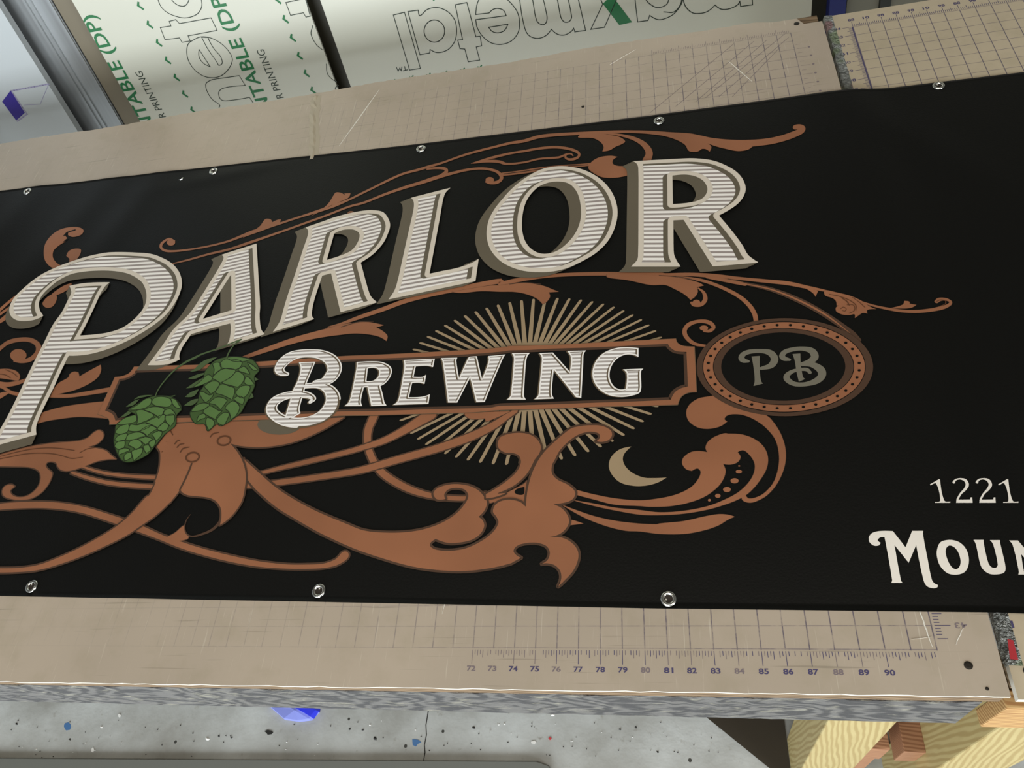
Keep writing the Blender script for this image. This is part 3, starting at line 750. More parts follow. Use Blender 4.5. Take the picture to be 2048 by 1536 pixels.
poly_group(k3, ["@D4 735,530* 900,572 1100,610 1330,630 @E3 200,1112 380,1070 520,1000 600,910 622,840 590,805 530,830* 470,810 432,750 450,690 520,640 600,628 690,640* 672,590 700,530 780,475 900,450 1050,600* 1000,640* 1028,690 1000,740 930,765 850,760* 875,830 850,920 780,1010 650,1100 480,1160 300,1192 100,1198 0,1190 @D4 1100,670 900,620 735,577*",
                "@E3 900,450* 1050,460 1180,510 1270,590 1310,700 1290,820 1210,950 1120,1050 1030,1110 900,1165 700,1225 450,1268 200,1283 0,1278 @D4 1100,725 900,682 700,627* 900,660 1100,700 1330,722 @E3 200,1255 450,1240 700,1190 900,1110 1020,1040 1120,940 1170,840 1172,750 1120,665 1060,620 1000,635* 850,600",
                "@D4 590,670* 750,730 900,780 1100,825 1300,850 1500,860 @E3 200,1370 450,1345 650,1300 800,1275 900,1280 968,1300* 900,1330 800,1390 650,1440 450,1475 200,1475 0,1450 @D4 1200,920 1000,870 800,790",
                "@D4 670,818* 700,820 800,852* 655,870*"], 4, .018)
poly_group(k3, ["@E3 760,60* 700,70 600,90 510,150 475,230 500,320 590,385 700,400 820,375 892,325* 865,300 890,265 960,250 1060,260 1180,310 1300,400 1390,520 1425,680 1410,830 1360,960 1270,1060 1180,1105 1110,1112 1082,1078* 1045,1090 1050,1130 1110,1155 1180,1145 1300,1080 1410,950 1480,780 1490,620 1440,450 1340,300 1290,262* 1100,200 900,100"], 4, .018)
for x, y, a, b in ((1015,780,12,8), (1012,838,34,20), (968,932,44,28), (890,1022,42,28), (797,1086,30,22), (710,1130,16,14)):
    k3.ellipse(1280+x/5.12, 780+y/5.12, a/5.12*.95, b/5.12*.95, M['copper'], 4)
layer_part(k3, 'scrollwork', 'large outlined copper flourish below the name panel')

k4 = Ink()   # flourish line under the big name, running right
ribs(k4, ["@C2 40,1150,14 160,1118,22 350,1050,36 600,965,42 800,890,44 1000,835,44 1200,790,46 1400,752,46 1600,712,48 1800,680,50 @D2 0,705,42 150,675,42 300,648,40 500,625,34 800,608,34 1100,604,36 1350,612,40 1650,612,40 @E2 0,152,28 250,150,34 500,165,40 750,190,30 1000,215,34 1250,240,38 1450,280,32 @E4 0,150,24 150,190,18 450,285,16 650,350,24 850,395,30 1050,425,36 1250,432,40 1450,412,42 1600,380,48 1695,340,38 1712,300,34 1650,268,32 1560,270,46 1520,300,46"], 2, .02)
poly_group(k4, ["@B2 950,425* 1200,330 1450,240 1700,170 1900,120 @C2 0,1165 150,1130 300,1105 450,1100 560,1120 602,1130* 525,1155* 590,1190 640,1240 630,1292* 560,1250 450,1225 300,1215 150,1230 0,1250 @B2 1600,262 1400,315 1200,380 1010,440*",
                "@C2 1300,790* 1500,755 1700,725 @D2 0,722 150,702 300,702 450,730 540,765 600,788* 500,795* 512,840 480,890 438,915* 380,860 280,815 150,790 0,788 @C2 1600,782 1400,800",
                "@D2 1100,605 1400,608 1640,625 1800,640 1950,670 2048,700 @E2 395,265* 325,280* 335,330 310,375 262,412* 200,355 100,300 0,258 @D2 1550,720 1300,668 1100,640"], 3, .02)
ribs(k4, ["@E2 340,290,12 395,335,30 412,405,44 370,458,38 300,462,34 272,440,24", "@E2 415,882,22 300,860,34 218,790,42 202,720,42 250,660,40 350,630,32 450,642,40 498,690,38 460,728,32 405,730,24",
          "@E2 120,172,14 350,205,28 550,270,32 750,370,38 865,470,42 918,560,46 932,630,44", "@E2 430,180,20 650,218,34 820,250,34"], 3, .015)
k4.ellipse(1330+322/5.12, 520+436/5.12, 7.5, 5, M['copper'], 5); k4.ellipse(1330+398/5.12, 520+700/5.12, 8.5, 5.2, M['copper'], 5)
ribs(k4, ["@E2 830,245,30 1100,308,44 1400,430,56 1650,570,56 1900,745,60 1980,820,50"], 2, 0, 'cdark')
ribs(k4, ["@E2 850,252,12 1100,308,14 1400,430,18 1650,568,18 1890,748,5"], 3, 0)
poly_group(k4, ["@E4 890,388* 1000,362 1065,335 1082,290* 1145,298 1155,328* 1245,343* 1180,380 1090,392", "@E2 1300,250* 1450,300 1518,345 1540,378* 1566,322* 1480,275",
                "@E4 0,145 150,172 350,222 500,290 600,360 695,400* 580,410 575,462* 515,452 460,485 408,522* 400,470 330,482 230,472 155,432 150,380 190,352* 158,352* 148,290 100,250 0,212"], 3, .015)
lines(k4, ["@E4 60,200,8 200,230,10 330,280,12 420,350,14 420,430,8", "@E4 230,250,14 300,300,16 330,350,14", "@E4 330,460,10 400,420,12 390,350,10 300,345,8", "@E4 210,400,8 250,375,10 290,400,8 270,430,8 230,420,6", "@E4 370,240,8 470,310,9 545,380,9", "@E4 1520,300,8 1570,280,8 1640,290,10 1640,330,10 1560,365,8"], 6)
lines(k4, ["@D2 1630,622,6 1850,640,7 2000,672,6", "@C2 170,1150,8 350,1098,8 500,1092,6", "@E2 640,195,5 760,220,6 850,245,5", "@D2 100,712,6 250,695,7 420,712,6"], 6, 'cdark')
layer_part(k4, 'scrollwork', 'copper flourish line curling right under the big name')

# --- round badge
bd = Ink()
def ell(cx, cy, a, b, n=96): return [on_banner(cx+a*math.cos(2*math.pi*k/n), cy+b*math.sin(2*math.pi*k/n)) for k in range(n)]
bd.fill([ell(1569.5, 735.3, 176.5, 98)], M['cdark'], 8); bd.fill([ell(1568, 735, 163, 91)], M['black'], 9)
bd.fill([ell(1568, 735, 161.5, 89.5)], M['copper'], 10); bd.fill([ell(1567, 734.5, 141, 77)], M['black'], 11)
bd.fill([ell(1567, 734.5, 139.5, 76)], M['cdark'], 12); bd.fill([ell(1566.4, 734.5, 124, 68.3)], M['black'], 13)
for k in range(36):
    t = math.radians(5+10*k); bd.ellipse(1567.4+151.3*math.cos(t), 734.7+83.3*math.sin(t), 3.3, 2.4, M['black'], 14, 12)
bp = ["@E2 850,1045,28 800,1035,52 782,1008,62 805,970,50 870,946,44 980,940,40 1075,958,62 1122,1020,78 1085,1088,60 985,1118,32",
      "@E2 1272,1028,26 1218,1016,50 1198,990,60 1225,950,48 1300,925,42 1400,915,42 1500,938,64 1532,1000,80 1480,1048,56 1405,1068,30",
      "@E2 1405,1082,26 1500,1078,54 1590,1128,78 1605,1190,80 1545,1248,62 1430,1280,42 1320,1275,46 1250,1230,60 1248,1190,56 1300,1150,38 1380,1130,32 1450,1130,36 1482,1158,34"]
for s in bp: bd.ribbon(rib(s), M['grey'], 15)
bd.fill([loop("@E2 885,995* 970,990* 968,1080 975,1200 990,1260 1006,1272* 905,1298* 918,1240 905,1100")], M['grey'], 15)
bd.fill([loop("@E2 1305,970* 1385,965* 1390,1080 1400,1150 1415,1210 1435,1225* 1370,1255* 1345,1150 1330,1050")], M['grey'], 15)
layer_part(bd, 'round_badge', 'oval copper badge ring with two grey letters P and B')

# --- name panel
fr = Ink()
OUT = loop("@D3 1800,200* 1815,240 1860,270 1920,280 1990,282* 2012,745* 1930,752 1865,785 1835,830 1820,875* 1400,888 1000,897 600,912 200,925 0,930 @C3 1500,955 1000,968 500,982 150,988 @B2 1700,1060 1300,1075 900,1085 600,1092 300,1105 @A2 1600,1010 1300,1020 1130,1025* 1125,975 1080,945 1010,920* 1185,540* 1260,530 1330,500 1380,435* 1700,425 2048,415 @B2 900,500 1300,475 @C3 200,378 600,362 1000,342 1300,325 1600,308 1850,285 @D3 100,275 300,272 600,262 1000,240 1400,220")
INN = loop("@D3 1720,252* 1745,290 1800,325 1910,335* 1925,690* 1850,710 1790,750 1750,825* 1400,842 1000,855 600,870 250,882 0,888 @C3 1700,905 1400,915 1000,925 500,940 150,945 @B2 1700,1015 1300,1030 900,1045 600,1055 300,1062 @A2 1600,965 1300,975 1190,985* 1160,920 1085,885* 1230,560* 1310,545 1380,505 1395,475* 1700,462 2048,455 @B2 900,545 1300,518 @C3 200,415 600,402 1000,385 1300,368 1600,350 1850,328 @D3 100,320 300,315 600,300 1000,288 1400,268")
fr.outline(OUT, M['shade'], 16, .03); fr.fill([OUT], M['black'], 17); fr.outline(INN, M['cdark'], 18, .17)
# copper band between the two outlines (kept above the inner shade line)
fr.fill([OUT, INN], M['copper'], 19)
layer_part(fr, 'name_panel', 'long black panel with notched copper frame')

# --- letters
def field(X, Y, pos, neg):
    f = np.full(X.shape, -1e9)
    for p in pos:
        if p.startswith('~'):
            P = rib(p[1:], 4); g = np.full(X.shape, -1e9)
            for (x1, y1, w1), (x2, y2, w2) in zip(P[:-1], P[1:]):
                ex, ey = x2-x1, y2-y1; l2 = ex*ex+ey*ey+1e-12
                t = np.clip(((X-x1)*ex+(Y-y1)*ey)/l2, 0, 1)
                g = np.maximum(g, (w1+(w2-w1)*t)/2-np.hypot(X-x1-t*ex, Y-y1-t*ey))
        else:
            L = [loop(p, 4)]; g = dist(X, Y, L)*np.where(inside(X, Y, L), 1, -1)
        f = np.maximum(f, g)
    for p in neg:
        L = [loop(p, 4)]; f = np.minimum(f, -dist(X, Y, L)*np.where(inside(X, Y, L), 1, -1))
    return f
def letter(label, pos, neg, rim, dark, h, d_px, pitch_px, slope, layer, duty=.55, tint=('rim', 'olive'), stripes=((250, 246, 240), (158, 148, 142))):
    pts = [q for p in pos for q in parse(p.lstrip('~'))]
    pl_ = [on_banner(a[0], a[1]) for a in pts]
    m_ = 1.2 if h > .03 else .5
    x0, x1 = min(p[0] for p in pl_)-m_, max(p[0] for p in pl_)+m_; y0, y1 = min(p[1] for p in pl_)-m_, max(p[1] for p in pl_)+m_
    X, Y = np.meshgrid(np.arange(x0, x1, h), np.arange(y0, y1, h))
    f = field(X, Y, pos, neg)
    ink = Ink()
    body = contours(f, x0, y0, h)
    cxp = sum(a[0] for a in pts)/len(pts); cyp = sum(a[1] for a in pts)/len(pts)
    o_ = on_banner(cxp, cyp); e_ = on_banner(cxp+d_px[0], cyp+d_px[1]); dx, dy = e_[0]-o_[0], e_[1]-o_[1]
    # block shadow: the letter swept along (dx, dy)
    ns = max(2, int(math.hypot(dx, dy)/h*1.0)+1); px_ = int(abs(dx)/h)+3; fs = np.pad(f, px_, constant_values=-1.0); f0 = fs.copy()
    for k in range(1, ns+1):
        fs = np.maximum(fs, np.roll(np.roll(f0, int(round(dx*k/ns/h)), 1), int(round(dy*k/ns/h)), 0))
    ink.fill(contours(fs, x0-px_*h, y0-px_*h, h), M[tint[1]], layer)
    ink.fill(body, M[tint[0]], layer+1)
    g = f-rim
    ink.fill(contours(g, x0, y0, h), M[tint[1]], layer+2)
    sx, sy = int(round(dark[0]/h)), int(round(dark[1]/h))
    g2 = np.full(g.shape, -1.0); ny, nx = g.shape
    g2[:ny-sy if sy else ny, :nx-sx] = g[sy:, sx:]
    u = on_banner(cxp+20, cyp+20*slope); ang = math.atan2(u[1]-o_[1], u[0]-o_[0])
    q = on_banner(cxp, cyp+pitch_px); pit = abs((q[1]-o_[1])*math.cos(ang)-(q[0]-o_[0])*math.sin(ang))
    sm = striped('striped_ink', pit, stripes[0], stripes[1], duty, ang)
    ink.fill(contours(np.minimum(g, g2), x0, y0, h), sm, layer+3)
    return layer_part(ink, 'printed_letter', label)
BL = 22
letter('large cream striped letter P', ["@A1 455,1090* 422,1040 408,985 415,930 450,870 520,800 600,735 720,672 850,643 1000,630 1150,632 1300,655 1400,700 1470,760 1505,850 1505,940 1480,1010 1400,1110 1270,1210 1130,1260 980,1283 820,1295* 640,1320* 500,1490* 715,1500* 800,1500 950,1480 1150,1420 1350,1330 1550,1210 1700,1090 1800,960 1860,830 1870,740 1840,640 1760,550 1650,490 1550,458 1400,445 1250,440 1120,443 1000,462 850,500 700,550 550,610 400,690 250,810 160,900 115,980 105,1040 120,1090 165,1130 230,1145 330,1140 400,1120",
        "@A1 720,785* 900,755 1135,748* 1090,785 1040,860 1000,950 940,1080 880,1200 825,1298 @A2 715,320 640,470 560,650 480,810 420,940 385,1030 380,1080 385,1130* 0,1235 -120,1265* -120,1330* 0,1098 95,930 195,730 285,540 375,355 465,180 555,0 @A1 640,1060 700,940 738,860 735,825"], [], .34, (.30, .12), .055, (-8, 16), 8.2, -.045, BL)
letter('cream striped letter A', ["@B1 1098,660* 740,775* 760,800 752,835 700,930 620,1060 520,1220 410,1380 250,1536 @B2 130,330 -16,522* 100,522 200,510 315,465* 308,430 318,390 345,330 400,250 430,205* 620,150 830,95* 835,150 828,230 812,285 780,327* 1185,205* 1150,165 1135,100 1130,0 @B1 1135,1300 1115,950"],
       ["@B1 838,975* 842,1342* 550,1432*"], .33, (.30, .04), .05, (-22, 9.5), 7.3, -.22, BL)
letter('cream striped first letter R', ["@B1 1600,495* 1625,530 1618,590 1580,700 1500,950 1420,1180 1375,1330 1345,1440 @B2 1310,120 1265,182* 1690,50* @B1 1665,1400 1670,1320 1700,1200 1740,1080 1770,990* 1860,965* @C2 165,1005* 540,905* 480,850 450,780 410,640 372,497* 500,410 600,300 650,200 672,120 655,50 @C1 600,1005 500,985 400,990 250,1018 100,1058 0,1095"],
       ["@C2 100,200* 180,165 280,157 340,180 360,220 340,290 280,370 180,420 25,470*"], .33, (.30, .06), .05, (-24, 10), 7.4, -.25, BL)
letter('cream striped letter L', ["@C1 885,858* 910,890 915,950 890,1080 850,1250 800,1480 @C2 750,680 718,780 655,875* 1545,688* 1578,458* 1500,505 1350,555 1200,585 1075,612* @C2 1100,480 @C1 1150,1230 1190,1010 1215,870 1240,805 1292,755*"], [], .33, (.30, .04), .05, (-23, 9.5), 7.8, -.19, BL)
letter('cream striped letter O', ["@D1 600,535 750,545 900,590 1040,675 1140,790 1195,920 1205,1040 1175,1170 1105,1305 990,1420 850,1505 700,1575 550,1612 400,1620 250,1608 110,1565 0,1500 -90,1395 -130,1280 -132,1180 -105,1070 -50,970 0,905 100,790 200,700 320,620 450,560"],
       ["@D1 600,692 700,710 770,770 810,850 830,960 830,1060 800,1170 740,1270 650,1360 570,1410 480,1432 400,1425 320,1380 265,1310 235,1220 228,1120 240,1000 270,900 320,820 400,745 500,703"], .33, (.30, .06), .05, (-22.5, 10), 8.3, -.09, BL)
letter('cream striped last letter R', ["@E1 -171,485* 0,475 200,465 400,455 520,460 650,480 770,525 880,590 950,670 980,760 960,840 900,920 800,990 705,1040* 840,1200 950,1350 1000,1440 1060,1490 1115,1523* 643,1563* 345,1085* 240,1090* 243,1400 250,1450 275,1505 314,1564* -196,1564* -136,1504 -121,1454 -118,1000 -118,570 -131,515"],
       ["@E1 230,632* 350,622 450,635 540,680 585,750 580,810 530,870 430,905 235,925*"], .34, (.30, .13), .05, (-24, 11), 8.3, -.015, BL)
def small(label, pos, neg=(), slope=-.03, pitch=7.6):
    letter(label, list(pos), list(neg), .085, (.085, .03), .02, (-2.6, 1.0), pitch, slope, BL, .5, stripes=((255, 253, 250), (178, 170, 164)), tint=('bright', 'shade'))
so = Ink(); so.ellipse(300+1330/5.12, 630+1130/5.12, 44, 20, M['olive'], 16); layer_part(so, 'letter_shadow', 'olive shadow under the curled letter B')
small('curled small letter B', ["~@B2 1415,615,36 1360,600,72 1335,560,100 1370,495,100 1440,440,96 1530,410,84 1640,402,82 1760,415,100 1860,470,132 1898,560,148 1860,640,124 1790,690,80 1700,705,56",
      "~@B2 1600,735,50 1720,728,60 1800,745,90 1860,800,130 1882,880,152 1850,970,144 1770,1045,120 1650,1095,104 1500,1112,104 1370,1085,112 1275,1020,116 1252,960,110 1290,890,92 1390,840,76 1500,822,70 1600,825,70 1660,845,60 1685,872,44 1650,898,32",
      "@B2 1530,495* 1702,488* 1680,540 1630,660 1600,740 1580,820 1555,900 1540,970 1550,1015* 1420,1088* 1385,1068* 1440,890 1470,780 1520,680 1550,560"])
small('small letter R', ["@C3 330,440* 480,432 590,440 670,480 692,530 670,600 620,660 575,685* 600,780 615,850 638,885* 480,890* 440,695* 405,700* 380,800 375,850 390,890* 205,890* 250,850 280,750 310,600 328,500"], ["@C3 445,505* 520,500 560,530 550,590 500,630 430,635*"])
small('small letter E', ["@C3 810,420* 1130,405* 1112,492* 1050,478 935,485* 912,590* 1005,590 1042,568* 1025,665* 980,652 898,655* 865,800* 1000,795 1080,770* 1065,868* 700,880* 750,840 780,720 805,580 818,480"])
small('small letter W', ["@C3 1195,400* 1360,395* 1350,430 1378,605* 1470,400 1485,385* 1560,380* 1612,612* 1680,430 1675,380* 1855,362* 1830,395 1640,848* 1555,852* 1490,600* 1360,855* 1265,855* 1212,450"])
small('small letter I', ["@D3 125,350* 310,348* 285,380 270,440 250,740 250,790 270,825* 75,825* 110,790 120,740 145,440 145,390"])
small('small letter N', ["@D3 405,350* 545,343* 718,540* 728,390 690,328* 885,322* 860,360 855,440 835,808* 780,800* 555,520* 545,600 535,760 555,815* 355,822* 395,780 405,700 430,450 430,390"])
small('small letter G', ["@D3 1420,298* 1420,390* 1370,368 1290,365 1210,400 1150,470 1125,550 1130,620 1170,690 1230,720 1290,715* 1300,560 1260,515* 1470,508* 1445,540 1440,745 1350,785 1240,798 1120,780 1020,720 960,630 950,530 985,430 1060,350 1180,300 1300,290"])
# --- address lettering
def plain(label, shapes):
    ink = Ink()
    for s in shapes:
        if s.startswith('~'): ink.ribbon(rib(s[1:]), M['white'], 3)
        else: ink.fill([loop(q) for q in s.split('|')], M['white'], 3)
    layer_part(ink, 'printed_letter', label)
def shift(s, d):
    o = []
    for t in s.split():
        if t[0] in '@~': o.append(t); continue
        c = '*' if t.endswith('*') else ''; v = t.rstrip('*').split(','); v[0] = str(float(v[0])+d); o.append(','.join(v)+c)
    return ' '.join(o)
one = "@E5 872,182* 965,128 985,116* 998,122* 1052,385 1125,395* 1125,412* 935,412* 935,400* 1000,385 950,172 880,195*"
twa = "~@E5 1170,158,34 1178,140,26 1205,120,18 1255,113,18 1312,132,34 1338,185,42 1312,240,34 1255,300,24 1215,370,24"; twb = "@E5 1203,372* 1375,370* 1378,345* 1400,343* 1405,412* 1200,412*"
plain('pale digit 1, first of the address', [one]); plain('pale digit 2, first of the pair', [twa, twb])
plain('pale digit 2, second of the pair', [shift(twa, 288), shift(twb, 288)]); plain('pale digit 1, last of the address', [shift(one, 852)])
plain('large curled pale letter M', ["@E5 410,765* 568,968* 650,762* 790,762* 785,800 840,1100 895,1370 930,1420 970,1440 960,1470 900,1478 830,1450 790,1370 700,940* 607,1160* 430,940* 510,1380 530,1412* 390,1412* 400,1370 305,840* 250,845 220,880 257,912* 230,945 170,945 115,900 110,840 150,790 240,765"])
plain('pale letter O', ["@E5 1120,875 1230,900 1310,970 1355,1080 1350,1200 1300,1280 1200,1310 1090,1290 1000,1200 960,1080 965,980 1010,900|@E5 1120,945 1180,970 1230,1040 1255,1140 1240,1210 1195,1242 1140,1210 1090,1120 1068,1030 1080,970"])
plain('pale letter U', ["@E5 1415,875* 1540,875* 1545,930 1600,1160 1640,1215 1695,1222 1718,1180 1660,930 1620,878* 1748,878* 1750,920 1815,1210 1800,1280 1720,1305 1620,1300 1540,1250 1500,1180 1445,930"])
plain('pale letter N, cut by the frame', ["@E5 1860,882* 1970,882* 2140,1080* 2110,885* 2220,885* 2300,1308* 2220,1308* 2010,1050* 2045,1270 2065,1308* 1975,1308* 1980,1260 1905,940"])
# --- crescent moon
mn = Ink(); mn.fill([loop("@D4 1262,112* 1150,140 1070,210 1045,300 1080,390 1160,460 1280,490 1400,488 1510,460 1600,410* 1480,415 1380,410 1280,370 1210,310 1180,240 1195,180")], M['tan'], 3)
layer_part(mn, 'crescent_moon', 'tan crescent moon')
# --- hops
def hop(label, base, scales, leaves, stems, veins=True):
    ink = Ink()
    for s in leaves: ink.fill([loop(s, 3)], M['hopm'], 29)
    L0 = loop(base); ink.fill([L0], M['hopb'], 30); ink.ribbon([(x, y, .05) for x, y in L0], M['hopd'], 30, closed=True)
    for s in scales:
        L = loop(s, 4); ink.fill([L], M['hop'], 31)
        ink.ribbon([(x, y, .05) for x, y in L], M['hopd'], 32, closed=True)
    o = layer_part(ink, 'hop_cone', label)
    for s in stems:
        st = Ink(); st.ribbon(rib(s), M['hopm'], 33); q = part(st, 'stem', o)
    return o
hop('small green hop cone', "@A2 1325,880 1400,830 1560,745 1750,742 1840,800 1872,872 1820,935 1815,1000 1800,1050 1700,1130 1600,1250 1520,1340 1380,1408 1280,1408 1215,1330 1178,1200 1190,1110 1205,1030 1300,960 1400,930",
    ["@A2 1565,800 1600,755 1680,745 1750,765 1775,810 1740,850 1660,848 1590,832", "@A2 1325,880* 1420,830 1500,770 1560,765 1555,820 1500,860 1400,882", "@A2 1765,765 1810,775 1840,820 1870,870* 1810,855 1778,818",
     "@A2 1490,880 1570,850 1650,852 1700,880 1680,920 1640,970* 1600,930 1540,905", "@A2 1410,890 1480,880 1590,935 1540,978 1480,1005 1415,1030* 1422,960", "@A2 1692,890 1760,872 1812,928* 1740,938 1690,925",
     "@A2 1210,1030* 1280,970 1360,940 1405,935 1410,995 1340,1022 1260,1035", "@A2 1505,1012 1600,960 1700,930 1692,1000 1625,1065* 1570,1035", "@A2 1705,945 1790,925 1800,990 1760,1050* 1715,1005",
     "@A2 1330,1095* 1350,1032 1420,1035 1500,1015 1560,1040 1440,1098", "@A2 1190,1112* 1240,1050 1330,1028 1322,1100 1250,1132", "@A2 1450,1095 1540,1042 1620,1072 1560,1112 1520,1150* 1490,1122",
     "@A2 1625,1072 1690,1010 1740,1040 1712,1090 1660,1100", "@A2 1300,1190* 1330,1132 1440,1108 1505,1150 1400,1182", "@A2 1570,1130 1660,1090 1670,1132 1612,1200* 1590,1162", "@A2 1185,1190* 1230,1140 1315,1120 1292,1190 1220,1203",
     "@A2 1425,1172 1500,1155 1572,1182 1502,1238* 1462,1205", "@A2 1325,1242* 1350,1200 1420,1180 1470,1232 1410,1290* 1370,1262", "@A2 1185,1252* 1220,1205 1292,1198 1280,1272 1222,1284", "@A2 1540,1205 1605,1188 1592,1250 1552,1272*",
     "@A2 1480,1252 1540,1242 1557,1290 1510,1325* 1490,1292", "@A2 1225,1342* 1240,1282 1310,1272 1342,1292 1280,1322", "@A2 1365,1302 1472,1270 1460,1332 1382,1402* 1368,1352", "@A2 1288,1402* 1290,1342 1350,1312 1362,1362 1322,1392"],
    ["@A2 1380,775* 1450,735 1580,728* 1480,750", "@A2 1730,742* 1810,728* 1780,745", "@A2 1240,960* 1330,890 1400,860* 1330,930", "@A2 1300,850* 1380,790 1440,770* 1380,830"],
    ["@B2 65,850,9 95,780,10 150,700,11 260,580,14 370,500,18 470,450,22 540,415,16 700,360,13 850,300,13 940,266,16"])
hop('large green hop cone', "@B2 720,460 850,436 1050,465 1128,575 1080,640 1085,730 1040,830 985,930 940,1010 850,1085 740,1148 690,1130 605,1200 570,1130 480,1125 430,1060 425,1000 500,900 520,800 560,740 570,600 650,500",
    ["@B2 730,510 770,470 860,465 950,490 940,540 890,572* 800,562 740,550", "@B2 800,450 900,440 1045,465* 960,490 850,482", "@B2 655,510 720,500 740,560 692,600 655,640* 668,570", "@B2 912,575 970,540 1010,570 1035,620* 970,603",
     "@B2 650,652 760,565 888,578 840,645 730,708* 690,682", "@B2 1005,492* 1060,525 1122,578* 1060,572", "@B2 750,705 840,650 900,590 975,635 962,700 910,752* 830,732", "@B2 570,742 650,690 722,705 702,770 632,822* 600,782",
     "@B2 975,702 1002,640 1080,722* 1020,732", "@B2 440,758* 520,700 600,625 640,640 648,672 560,722", "@B2 680,802 740,720 820,740 880,770 852,882* 760,835", "@B2 895,792 950,740 1035,742 1012,820 960,862 900,832",
     "@B2 520,800 560,800 620,832 662,822 632,870 580,910* 540,862", "@B2 620,912 700,852 800,882 772,932 732,982* 680,932", "@B2 872,870 920,842 975,872 960,932* 900,902", "@B2 780,962 860,892 930,952 892,1042 840,1082* 820,1005",
     "@B2 430,1002* 480,940 560,912 622,932 562,982", "@B2 555,1002 622,942 720,992 752,992 702,1042 682,1082* 602,1042", "@B2 765,1012 822,1022 802,1082 762,1142 692,1092", "@B2 490,1112* 512,1042 570,1022 582,1062 530,1082", "@B2 612,1190* 582,1112 600,1062 672,1102 652,1162"],
    ["@B2 370,850* 430,800 512,770* 460,842", "@B2 360,937* 440,882 520,868* 450,932", "@B2 400,662* 500,618 592,600* 480,662", "@B2 420,592* 500,545 602,498* 520,572", "@B2 380,762* 470,700 560,650* 480,740", "@B2 1040,620* 1122,672* 1070,684", "@B2 1040,770* 1072,852* 1010,870", "@B2 470,560* 560,480 700,440* 600,510"],
    ["@B2 790,462,13 822,390,13 870,320,12 940,266,12"])

# ---------------------------------------------------------------- sheets leaning behind the tables
UPV = np.array([0, .2955, 1.449]); UPV = UPV/np.linalg.norm(UPV); NV = np.array([0, -UPV[2], UPV[1]])   # normal faces the tables
P0 = np.array([0, 60.2, TZ])
vfl = -TZ/UPV[2]                 # sheet coordinate of the floor
def SP(x, v, off=0.0): return tuple(P0+np.array([x, 0, 0])+UPV*v+NV*off)
def sheet_xy(px, py):
    q = on_plane(px, py, P0+NV*.02, NV); return float(q[0]), float(np.dot(q-P0, UPV))
def slab(mb, x0, x1, v0, v1, o0, o1, mat):
    V = [SP(x, v, o) for o in (o0, o1) for v in (v0, v1) for x in (x0, x1)]
    mb.add(V, [(0, 2, 3, 1), (4, 5, 7, 6), (0, 1, 5, 4), (2, 6, 7, 3), (0, 4, 6, 2), (1, 3, 7, 5)], mat)
M['film'] = newmat('white_film', (193, 194, 180), .38); M['gink'] = newmat('green_ink', (18, 104, 56), .5); M['kink'] = newmat('outline_ink', (44, 56, 44), .5)
class SInk(MB):
    def line(self, txt, w, mat, closed=False, n=5):
        P = [(*sheet_xy(x, y), 0.0, c) for x, y, c, q in parse(txt)]
        P = smooth(P, closed, n); m_ = len(P)
        for i in range(m_ if closed else m_-1):
            a, b = P[i], P[(i+1) % m_]; dx, dy = b[0]-a[0], b[1]-a[1]; L = math.hypot(dx, dy)
            if L < 1e-6: continue
            ux, uy = dx/L*w/2, dy/L*w/2; nx, ny = -uy, ux
            self.add([SP(a[0]-ux+nx, a[1]-uy+ny, .02), SP(a[0]-ux-nx, a[1]-uy-ny, .02), SP(b[0]+ux-nx, b[1]+uy-ny, .02), SP(b[0]+ux+nx, b[1]+uy+ny, .02)], [(0, 1, 2, 3)], mat)
    def poly(self, P, mat, off=.02): self.add([SP(x, v, off) for x, v in P], [tuple(range(len(P)))], mat)
    def flush(self, name):
        if self.v: part(self, name, self.root); self.v, self.f, self.m, self.mats = [], [], [], []
    def polyt(self, txt, mat): self.poly([sheet_xy(x, y) for x, y, c, q in parse(txt)], mat)
    def text(_, s, x0, v0, wx, wv, mat, bold=0):   # text running up the sheet, letter tops to the left
        mb_ = MB(); put_text(mb_, s, SP(x0, v0, .022), Vector(SP(x0, v0+wv, .022))-Vector(SP(x0, v0, .022)), (-wx, 0, 0), mat, bold); part(mb_, 'printed_text', _.root)
def chev(mb, x, v, s=1.0, turn=False):
    # small green arrow head
    q = [(.02, .38), (-.26, .02), (.16, -.48), (.32, -.36), (.02, .02), (.18, .30)]
    if turn: q = [(-b, a) for a, b in q]
    V = [(x+a*s, v+b*s) for a, b in q]; mb.add([SP(a, b, .022) for a, b in V], [(0, 1, 4, 5), (1, 2, 3, 4)], M['gink'])
s1 = empty('composite_panel', SP(-53, vfl)); tag(s1, 'white film-covered panel with green lettering running up it, leaning behind the worn mat', 'panel')
mb = MB(); slab(mb, -65.55, -42.05, vfl+.2, 48, -.25, 0, M['film']); part(mb, 'panel_board', s1)
t = SInk(); t.root = s1
for dx in (0, 14.1):
    t.text('PRINTABLE (DP)', -63.62+dx, -12.1, 1.95, 15.15, M['gink'], .014)
    t.text('FOR PRINTING', -62.25+dx, -9.35, .82, 6.35, M['kink'], .0)
    t.text('PRINTABLE (DP)', -63.62+dx, 9.6, 1.95, 15.15, M['gink'], .014)
for dx in (0, 14.1):
    for k in range(-6, 16):
        x_, v_ = -58.87+dx, 3.0-1.80*k
        if v_ > -9: chev(t, x_, v_, 1.0); t.flush('chevron')
